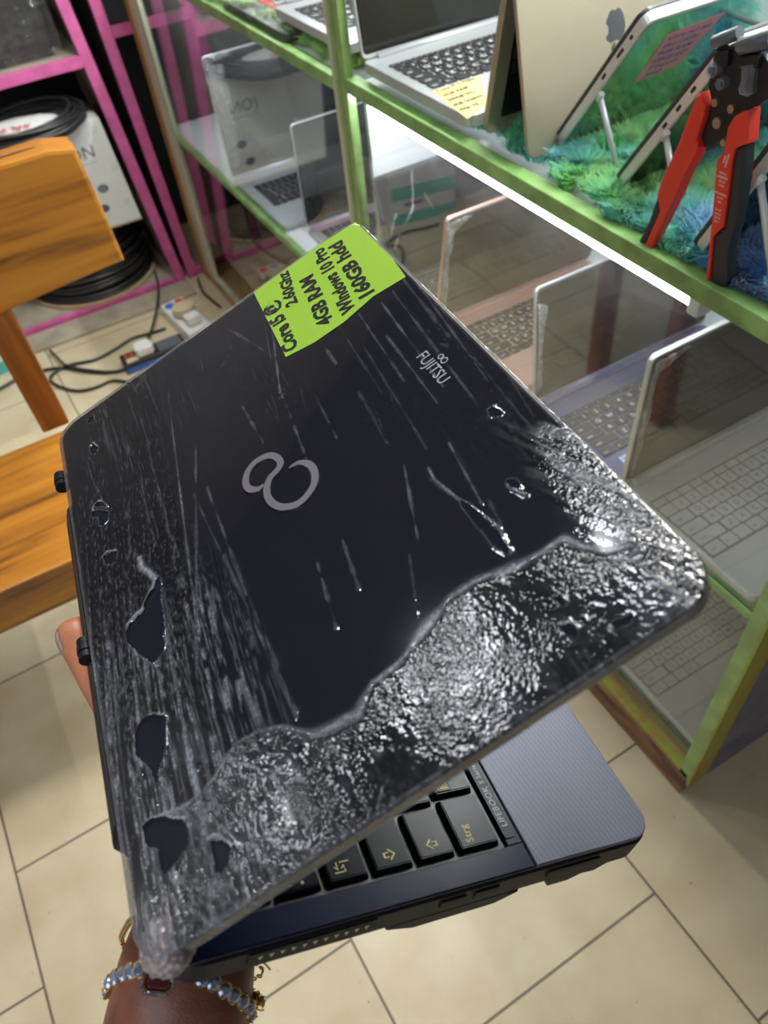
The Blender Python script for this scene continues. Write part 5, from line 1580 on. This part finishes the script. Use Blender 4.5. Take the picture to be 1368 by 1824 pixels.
strip = finish('name_strip', poly_prism(bmesh.new(), rrect(0.016, 0.1504, 0.072, 0.1560, 0.0008, 3), 0.0016, 0.0022, bp_), 'navy_edge', hero)
tb = bmesh.new()
add_glyph(tb, 'LIFEBOOK', bp_(0.0215, 0.1549, 0.0023), AD, -WD, 0.0046, bold=0.004, width=0.0205)
add_glyph(tb, 'S Series', bp_(0.0435, 0.1547, 0.0023), AD, -WD, 0.0038, width=0.0120)
finish('strip_print', tb, 'silverprint', strip)
kb = finish('keyboard', poly_prism(bmesh.new(), [(0.0128, K0), (P1 - 0.0128, K0), (P1 - 0.0128, K1), (0.0128, K1)], -0.0004, 0.0001, bp_), 'black', hero)
rowsH = [(0.0285, 0.0140, [(1.0, s) for s in 'Esc F1 F2 F3 F4 F5 F6 F7 F8 F9 F10 F11 F12 Ins Del'.split()]),
         (0.0440, 0.0190, [(1.0, '^')] + [(1.0, s) for s in '1234567890'] + [(1.0, '\u00df'), (1.0, '\u00b4'), (1.9, '\u2190')]),
         (0.0645, 0.0190, [(1.45, 'TAB')] + [(1.0, s) for s in 'QWERTZUIOP'] + [(1.0, '\u00dc'), (1.0, '+'), (1.3, '')]),
         (0.0850, 0.0190, [(1.7, 'CAPS')] + [(1.0, s) for s in 'ASDFGHJKL'] + [(1.0, '\u00d6'), (1.0, '\u00c4'), (1.0, '#'), (1.1, '')]),
         (0.1055, 0.0190, [(1.2, 'SHIFT'), (1.0, '<')] + [(1.0, s) for s in 'YXCVBNM,.-'] + [(2.3, 'SHIFT')]),
         (0.1260, 0.0215, [(1.35, 'Strg'), (1.0, 'Fn'), (1.0, 'Win'), (1.0, 'Alt'), (5.4, ''), (1.1, 'AltGr'), (1.0, ''), (1.0, ''), (1.0, ''), (1.0, '')])]
def arrow(bm, c, d, s, h=0.0002):
    """outlined block arrow, pointing along d"""
    pts = [(-0.5, 0.22), (0.0, 0.22), (0.0, 0.5), (0.55, 0.0), (0.0, -0.5), (0.0, -0.22), (-0.5, -0.22)]
    X, Y = V(d), V(d).cross(MU)
    n = len(pts)
    o1 = [bm.verts.new(c + X * (p[0] * s) + Y * (p[1] * s)) for p in pts]
    o2 = [bm.verts.new(c + X * (p[0] * s * 0.70) + Y * (p[1] * s * 0.66)) for p in pts]
    for i in range(n):
        bm.faces.new((o1[i], o1[(i + 1) % n], o2[(i + 1) % n], o2[i]))
for q0, dq, keys in rowsH:
    tot = sum(k[0] for k in keys)
    x = 0.0140
    full = P1 - 0.028
    for kw, lab in keys:
        wd = full * kw / tot
        a0, a1 = x + 0.0006, x + wd - 0.0008
        b0, b1 = q0 + 0.0004, q0 + dq - 0.0006
        bm = bmesh.new()
        r0 = [bm.verts.new(bp_(p, q, 0.0003)) for p, q in ((a0, b0), (a1, b0), (a1, b1), (a0, b1))]
        tin = 0.0013
        r1 = [bm.verts.new(bp_(p, q, 0.0036)) for p, q in ((a0 + tin, b0 + tin * 0.6), (a1 - tin, b0 + tin * 0.6), (a1 - tin, b1 - tin), (a0 + tin, b1 - tin))]
        for i in range(4):
            bm.faces.new((r0[i], r0[(i + 1) % 4], r1[(i + 1) % 4], r1[i]))
        bm.faces.new(r1)
        bmesh.ops.recalc_face_normals(bm, faces=bm.faces[:])
        bmesh.ops.bevel(bm, geom=bm.edges[:], offset=0.0004, segments=2, affect='EDGES')
        key = finish('key', bm, 'keycap', kb)
        x += wd
        if not lab:
            continue
        tb = bmesh.new()
        bx, by = a0 + 0.0028, b0 + 0.0075
        if lab == 'SHIFT':
            arrow(tb, bp_(a0 + 0.0060, b0 + 0.008, 0.0038), -WD, 0.0052)
        elif lab == 'CAPS':
            arrow(tb, bp_(a0 + 0.0060, b0 + 0.008, 0.0038), WD, 0.0052)
        elif lab == 'TAB':
            for dd, sg in ((0, 1), (0.0030, -1)):
                add_glyph(tb, '|\u2190' if sg > 0 else '\u2192|', bp_(a0 + 0.0035, b0 + 0.0065 + dd, 0.0038), AD, -WD, 0.0044, bold=0.01)
        elif lab == '^':
            add_glyph(tb, '^', bp_(bx, by - 0.001, 0.0038), AD, -WD, 0.0042, bold=0.02)
            add_glyph(tb, '\u00b0', bp_(bx, by + 0.005, 0.0038), AD, -WD, 0.0042, bold=0.02)
        else:
            add_glyph(tb, lab, bp_(bx, by, 0.0038), AD, -WD, 0.0052 if len(lab) > 1 else 0.0056, bold=0.015)
            if lab == 'Fn':
                q = [(a0 + 0.002, b0 + 0.002), (a0 + 0.0105, b0 + 0.002), (a0 + 0.0105, b0 + 0.0088), (a0 + 0.002, b0 + 0.0088)]
                for i in range(4):
                    p_, p2 = q[i], q[(i + 1) % 4]
                    tube(tb, [bp_(p_[0], p_[1], 0.0038), bp_(p2[0], p2[1], 0.0038)], 0.00014, 4)
        finish('key_print', tb, 'keygold', key)
# near side: vent with its light as pale wedges, ports, drive bulge, feet
sidef = lambda q, h, o: bp_(0.0005 - o, q, h)
vent = finish('side_vent', poly_prism(bmesh.new(), [(0.030, -0.0030), (0.082, -0.0030), (0.082, -0.0098), (0.030, -0.0098)], 0.0001, 0.0005, sidef), 'port', hero)
for i in range(11):
    q = 0.0335 + i * 0.0043
    bm = poly_prism(bmesh.new(), [(q, -0.0050), (q + 0.0021, -0.0050), (q + 0.0012, -0.0076)], 0.0005, 0.0010, sidef)
    finish('vent_light_wedge', bm, 'beige', vent)  # light through the grille put into the wedges' beige colour
for q0_, q1_, nm in ((0.112, 0.124, 'port'), (0.129, 0.141, 'port'), (0.168, 0.198, 'card_slot')):
    finish(nm, poly_prism(bmesh.new(), [(q0_, -0.0045), (q1_, -0.0045), (q1_, -0.0088), (q0_, -0.0088)], 0.0001, 0.0008, sidef), 'port', hero)
finish('bottom_hump', poly_prism(bmesh.new(), [(0.094, -0.0175), (0.150, -0.0175), (0.160, -0.0205), (0.148, -0.0262), (0.106, -0.0262), (0.092, -0.021)], -0.060, -0.0012, sidef, bev=0.001), 'navy_edge', hero)
finish('bottom_hump', poly_prism(bmesh.new(), [(0.172, -0.0165), (0.214, -0.0165), (0.205, -0.0225), (0.197, -0.0215), (0.190, -0.0245), (0.178, -0.0245)], -0.050, -0.0012, sidef, bev=0.001), 'navy_edge', hero)
for p, nm in ((0.1525, 'hinge_knob'), (0.2885, 'hinge_knob')):
    bm = bmesh.new()
    for k in range(3):
        cyl(bm, bp_(p + (k - 1) * 0.0042, -0.0092, -0.0030), AD, 0.0042 - 0.0003 * abs(k - 1), 0.0036, 20)
    finish(nm, bm, 'navy_edge', hero)
finish('rear_vent_strip', poly_prism(bmesh.new(), [(0.06, -0.0084), (0.262, -0.0084), (0.262, -0.0078), (0.06, -0.0078)], -0.0085, -0.003, bp_), 'port', hero)

# ================================================================== HAND AND ARM
hand_root = thing('person', 'dark-skinned hand and forearm of a person holding the black laptop from below', 'person', JOINTS['wrist'][:3])
ho = V(JOINTS['wrist'][:3])
me = bpy.data.meshes.new('body')
names = list(JOINTS)
bm = bmesh.new()
vv = {k: bm.verts.new(V(JOINTS[k][:3]) - ho) for k in names}
chains = [('elbow', 'fore', 'wrist', 'heel', 'palm'), ('heel', 'thumb0', 'thumb1', 'thumb2', 'thumb3', 'thumb4', 'thumb5'),
          ('palm', 'i0', 'i1', 'i2', 'i3'), ('palm', 'm0', 'm1', 'm2', 'm3'), ('palm', 'r0', 'r1', 'r2', 'r3'), ('palm', 'p0', 'p1', 'p2', 'p3')]
for ch in chains:
    for a, b in zip(ch[:-1], ch[1:]):
        bm.edges.new((vv[a], vv[b]))
bm.verts.index_update()
root_i = names.index('wrist')
bm.to_mesh(me)
bm.free()
body = bpy.data.objects.new('body', me)
C.objects.link(body)
sk = body.modifiers.new('skin', 'SKIN')
sk.use_smooth_shade = True
sk.branch_smoothing = 0.7
for i, k in enumerate(names):
    r = JOINTS[k][3] * (1.18 if k.startswith('thumb') else 1.0) 
    me.skin_vertices[0].data[i].radius = (r * 1.08, r * 1.08)
    me.skin_vertices[0].data[i].use_root = (k == 'wrist')
body.modifiers.new('sub', 'SUBSURF').levels = 3
body.modifiers['sub'].render_levels = 3
bpy.context.view_layer.update()
dg = bpy.context.evaluated_depsgraph_get()
ev = bpy.data.meshes.new_from_object(body.evaluated_get(dg), depsgraph=dg)
bpy.data.objects.remove(body)
body = bpy.data.objects.new('body', ev)
C.objects.link(body)
body.parent = hand_root
ev.materials.clear()
ev.materials.append(M['skin'])
n = len(ev.vertices)
co = np.zeros(n * 3)
ev.vertices.foreach_get('co', co)
co = co.reshape(-1, 3) + np.array(ho)
# the forearm narrows evenly from elbow to wrist
A_, B_2 = np.array(JOINTS['elbow'][:3]), np.array(JOINTS['wrist'][:3])
ax_ = B_2 - A_
Lx = np.linalg.norm(ax_)
ax_ /= Lx
t_ = (co - A_) @ ax_ / Lx
foot = A_ + np.clip(t_, 0.0, 1.25)[:, None] * Lx * ax_
rad_ = co - foot
rl = np.linalg.norm(rad_, axis=1) + 1e-9
want = 0.0385 + (0.0292 - 0.0385) * np.clip(t_, 0, 1.2)
bulk = 1 + 0.05 * np.sin(np.arctan2(rad_[:, 2], rad_[:, 0]) * 2)
k_ = np.clip((1.12 - t_) / 0.25, 0, 1) * np.clip((t_ + 0.02) / 0.05, 0, 1)
k_ = k_ * k_ * (3 - 2 * k_)
co = co * (1 - k_)[:, None] + (foot + rad_ / rl[:, None] * (want * bulk)[:, None]) * k_[:, None]
ev.vertices.foreach_set('co', (co - np.array(ho)).reshape(-1))
ev.update()
# inner side of the hand is paler than the forearm
tips = np.array([JOINTS[k][:3] for k in ('thumb0', 'thumb1', 'thumb2', 'thumb3', 'thumb4', 'thumb5', 'palm', 'i2', 'm2', 'r2', 'p2', 'i0', 'm0', 'r0', 'p0')])
dd = np.min(np.linalg.norm(co[:, None, :] - tips[None], axis=2), axis=1)
pal = np.clip((0.034 - dd) / 0.018, 0, 1)
a_ = ev.attributes.new('palmar', 'FLOAT', 'POINT')
a_.data.foreach_set('value', pal)
ev.polygons.foreach_set('use_smooth', [True] * len(ev.polygons))
# thumb nail on the outer side
t5, t4, t3 = (V(JOINTS[k][:3]) for k in ('thumb5', 'thumb4', 'thumb3'))
ax = (t5 - t3).normalized()
camdir = (t4 - V((0, 0, 1.25))).normalized()
side = ax.cross(camdir).normalized()
lefty = -V(right)
if side.dot(lefty) < 0:
    side = -side
bm = bmesh.new()
from mathutils.bvhtree import BVHTree
bvh = BVHTree.FromPolygons([v.co.copy() for v in ev.vertices], [tuple(p.vertices) for p in ev.polygons])
rows = []
rad = 0.0096
for i in range(9):
    s = i / 8
    row = []
    for j in range(9):
        a = math.radians(-48 + 96 * j / 8)
        c_ = t4 + ax * (-0.0085 + 0.0125 * s)
        dirv = side * math.cos(a) + ax.cross(side).normalized() * math.sin(a)
        tap = 1.0 - 0.16 * max(0, s - 0.6) / 0.4 - 0.03 * (1 - s)
        hit = bvh.ray_cast(c_ + dirv * 0.03 - ho, -dirv)
        q_ = hit[0] if hit[0] is not None else c_ + dirv * rad - ho
        row.append(bm.verts.new(q_ + dirv * (0.0004 if 0 < j < 8 and i > 0 else -0.0001)))
    rows.append(row)
for i in range(8):
    for j in range(8):
        bm.faces.new((rows[i][j], rows[i][j + 1], rows[i + 1][j + 1], rows[i + 1][j]))
bmesh.ops.solidify(bm, geom=bm.faces[:], thickness=0.0005)
finish('thumbnail', bm, 'nail', hand_root, True)

# ---- jewelled bracelet
G = [V(g) for g in GEMS]
F0, F1 = V(JOINTS['fore'][:3]), V(JOINTS['wrist'][:3])
axis = (F1 - F0).normalized()
br = thing('gem_bracelet', 'gold bracelet of round clear gems with a framed dark red stone on the wrist', 'bracelet', tuple(G[5]))
go = G[5]
def arm_center(p):
    return F0 + axis * (p - F0).dot(axis)
def gem_mesh(r):
    bm = bmesh.new()
    k = 10
    top = [bm.verts.new((r * 0.55 * math.cos(2 * math.pi * i / k), r * 0.55 * math.sin(2 * math.pi * i / k), r * 0.42)) for i in range(k)]
    mid = [bm.verts.new((r * math.cos(2 * math.pi * (i + .5) / k), r * math.sin(2 * math.pi * (i + .5) / k), r * 0.1)) for i in range(k)]
    bot = bm.verts.new((0, 0, -r * 0.8))
    bm.faces.new(top)
    for i in range(k):
        bm.faces.new((top[i], mid[i], top[(i + 1) % k]))
        bm.faces.new((mid[i], mid[(i + 1) % k], top[(i + 1) % k]))
        bm.faces.new((mid[(i + 1) % k], mid[i], bot))
    me = bpy.data.meshes.new('gem')
    bm.normal_update()
    bm.to_mesh(me)
    bm.free()
    me.materials.append(M['gem'])
    return me
gm_ = gem_mesh(0.0025)
sb = bmesh.new()
cyl(sb, (0, 0, -0.0010), (0, 0, 1), 0.0026, 0.0018, 12, r2=0.0031)
for i in range(4):
    a = math.pi / 4 + i * math.pi / 2
    tube(sb, [(0.0029 * math.cos(a), 0.0029 * math.sin(a), -0.001), (0.0026 * math.cos(a), 0.0026 * math.sin(a), 0.0011)], 0.0003, 5)
sme = bpy.data.meshes.new('setting')
sb.to_mesh(sme)
sb.free()
sme.materials.append(M['gold'])
allg = list(G)
# carry the row round the hidden side of the wrist
cA = arm_center(G[-1])
rv0 = G[0] - arm_center(G[0])
rv1 = G[-1] - arm_center(G[-1])
nback = 13
for i in range(1, nback):
    s = i / nback
    base_dir = -(G[5] - arm_center(G[5])).normalized()
    q = axis.cross(base_dir).normalized()
    if q.dot(rv1) < 0:
        q = -q
    a = math.radians(80 - 160 * s)
    c_ = arm_center(G[-1]).lerp(arm_center(G[0]), s)
    allg.append(c_ + (q * math.sin(a) + base_dir * math.cos(a)) * (rv1.length * (1 - s) + rv0.length * s))
for p in allg:
    d = (p - arm_center(p)).normalized()
    q = V((0, 0, 1)).rotation_difference(d)
    s_o = bpy.data.objects.new('setting', sme)
    C.objects.link(s_o)
    s_o.parent = br
    s_o.location = p - go
    s_o.rotation_mode = 'QUATERNION'
    s_o.rotation_quaternion = q
    g_o = bpy.data.objects.new('gem', gm_)
    C.objects.link(g_o)
    g_o.parent = s_o
for p in LINKS:
    finish('link', tube(bmesh.new(), [V(p) - go + V((0.0016 * math.cos(a), 0.0012 * math.sin(a), 0.0004)) for a in [i * math.pi / 5 for i in range(10)]], 0.0005, 6, closed=True), 'gold', br)
# framed red stone
Pc, Px, Py = (V(p) for p in PEND)
X = (Px - Pc).normalized()
N = -(Pc - V((0, 0, 1.25))).normalized()
N = (N - X * N.dot(X)).normalized()
Y = N.cross(X)
pfn = lambda a, b, h: Pc + X * a + Y * b + N * h - go
def octa(w, h, c):
    return [(w - c, h), (w, h - c), (w, -h + c), (w - c, -h), (-w + c, -h), (-w, -h + c), (-w, h - c), (-w + c, h)]
wq, hq_ = 0.0064, 0.0052
bm = bmesh.new()
o1, o2 = octa(wq, hq_, 0.0024), octa(wq - 0.0015, hq_ - 0.0015, 0.0016)
ra = [[bm.verts.new(pfn(a, b, h)) for a, b in o] for o in (o1, o2) for h in (-0.0008, 0.0009)]
for i in range(8):
    j = (i + 1) % 8
    bm.faces.new((ra[1][i], ra[1][j], ra[3][j], ra[3][i]))
    bm.faces.new((ra[0][i], ra[0][j], ra[1][j], ra[1][i]))
    bm.faces.new((ra[2][i], ra[2][j], ra[3][j], ra[3][i]))
    bm.faces.new((ra[0][i], ra[0][j], ra[2][j], ra[2][i]))
bmesh.ops.recalc_face_normals(bm, faces=bm.faces[:])
fr_ = finish('stone_frame', bm, 'gold', br)
bm = bmesh.new()
per = octa(wq - 0.0007, hq_ - 0.0007, 0.0020)
for i in range(8):
    a, b = V(per[i]), V(per[(i + 1) % 8])
    k = max(2, int((b - a).length / 0.00105))
    for s in range(k):
        p = a.lerp(b, s / k)
        m4 = Matrix.Translation(pfn(p[0], p[1], 0.0010))
        bmesh.ops.create_icosphere(bm, subdivisions=1, radius=0.00055, matrix=m4)
finish('frame_stones', bm, 'gem', fr_)
bm = bmesh.new()
st = octa(wq - 0.0016, hq_ - 0.0016, 0.0015)
ti = octa(wq - 0.0030, hq_ - 0.0028, 0.0008)
r0 = [bm.verts.new(pfn(a, b, 0.0002)) for a, b in st]
r1 = [bm.verts.new(pfn(a, b, 0.0014)) for a, b in ti]
for i in range(8):
    bm.faces.new((r0[i], r0[(i + 1) % 8], r1[(i + 1) % 8], r1[i]))
bm.faces.new(r1)
bmesh.ops.recalc_face_normals(bm, faces=bm.faces[:])
finish('stone', bm, 'ruby', br)

# ---- thin gold chain further up the wrist
ch = [V(p) for p in CHAIN]
ct = thing('chain_bracelet', 'thin gold chain bracelet peeking out on both sides of the wrist', 'bracelet', tuple(ch[3]))
co_ = ch[3]
pth = smooth_path(ch, 6)
back = []
c0 = (ch[0] + ch[-1]) / 2
for i in range(1, 14):
    a = math.pi * i / 14
    dn = (ch[5] - c0)
    dn = -dn.normalized() * 0.034
    back.append(c0 + (ch[-1] - c0) * math.cos(a) + dn * math.sin(a))
pth = pth + back
for i in range(0, len(pth), 1):
    p = pth[i]
    q = pth[(i + 1) % len(pth)]
    d = (q - p).normalized()
    s = d.orthogonal().normalized()
    if i % 2:
        s = d.cross(s)
    bm = tube(bmesh.new(), [p - co_ + d * (0.0019 * math.cos(a)) + s * (0.0010 * math.sin(a)) for a in [k * math.pi / 4 for k in range(8)]], 0.0004, 5, closed=True)
    finish('link', bm, 'gold', ct)
ce = [V(p) for p in CHAINEND]
ce = smooth_path([ch[-2]] + ce, 3)
for p, q in zip(ce[:-1], ce[1:]):
    finish('loose_end', tube(bmesh.new(), [p - co_, q - co_], 0.0005, 6), 'gold', ct)
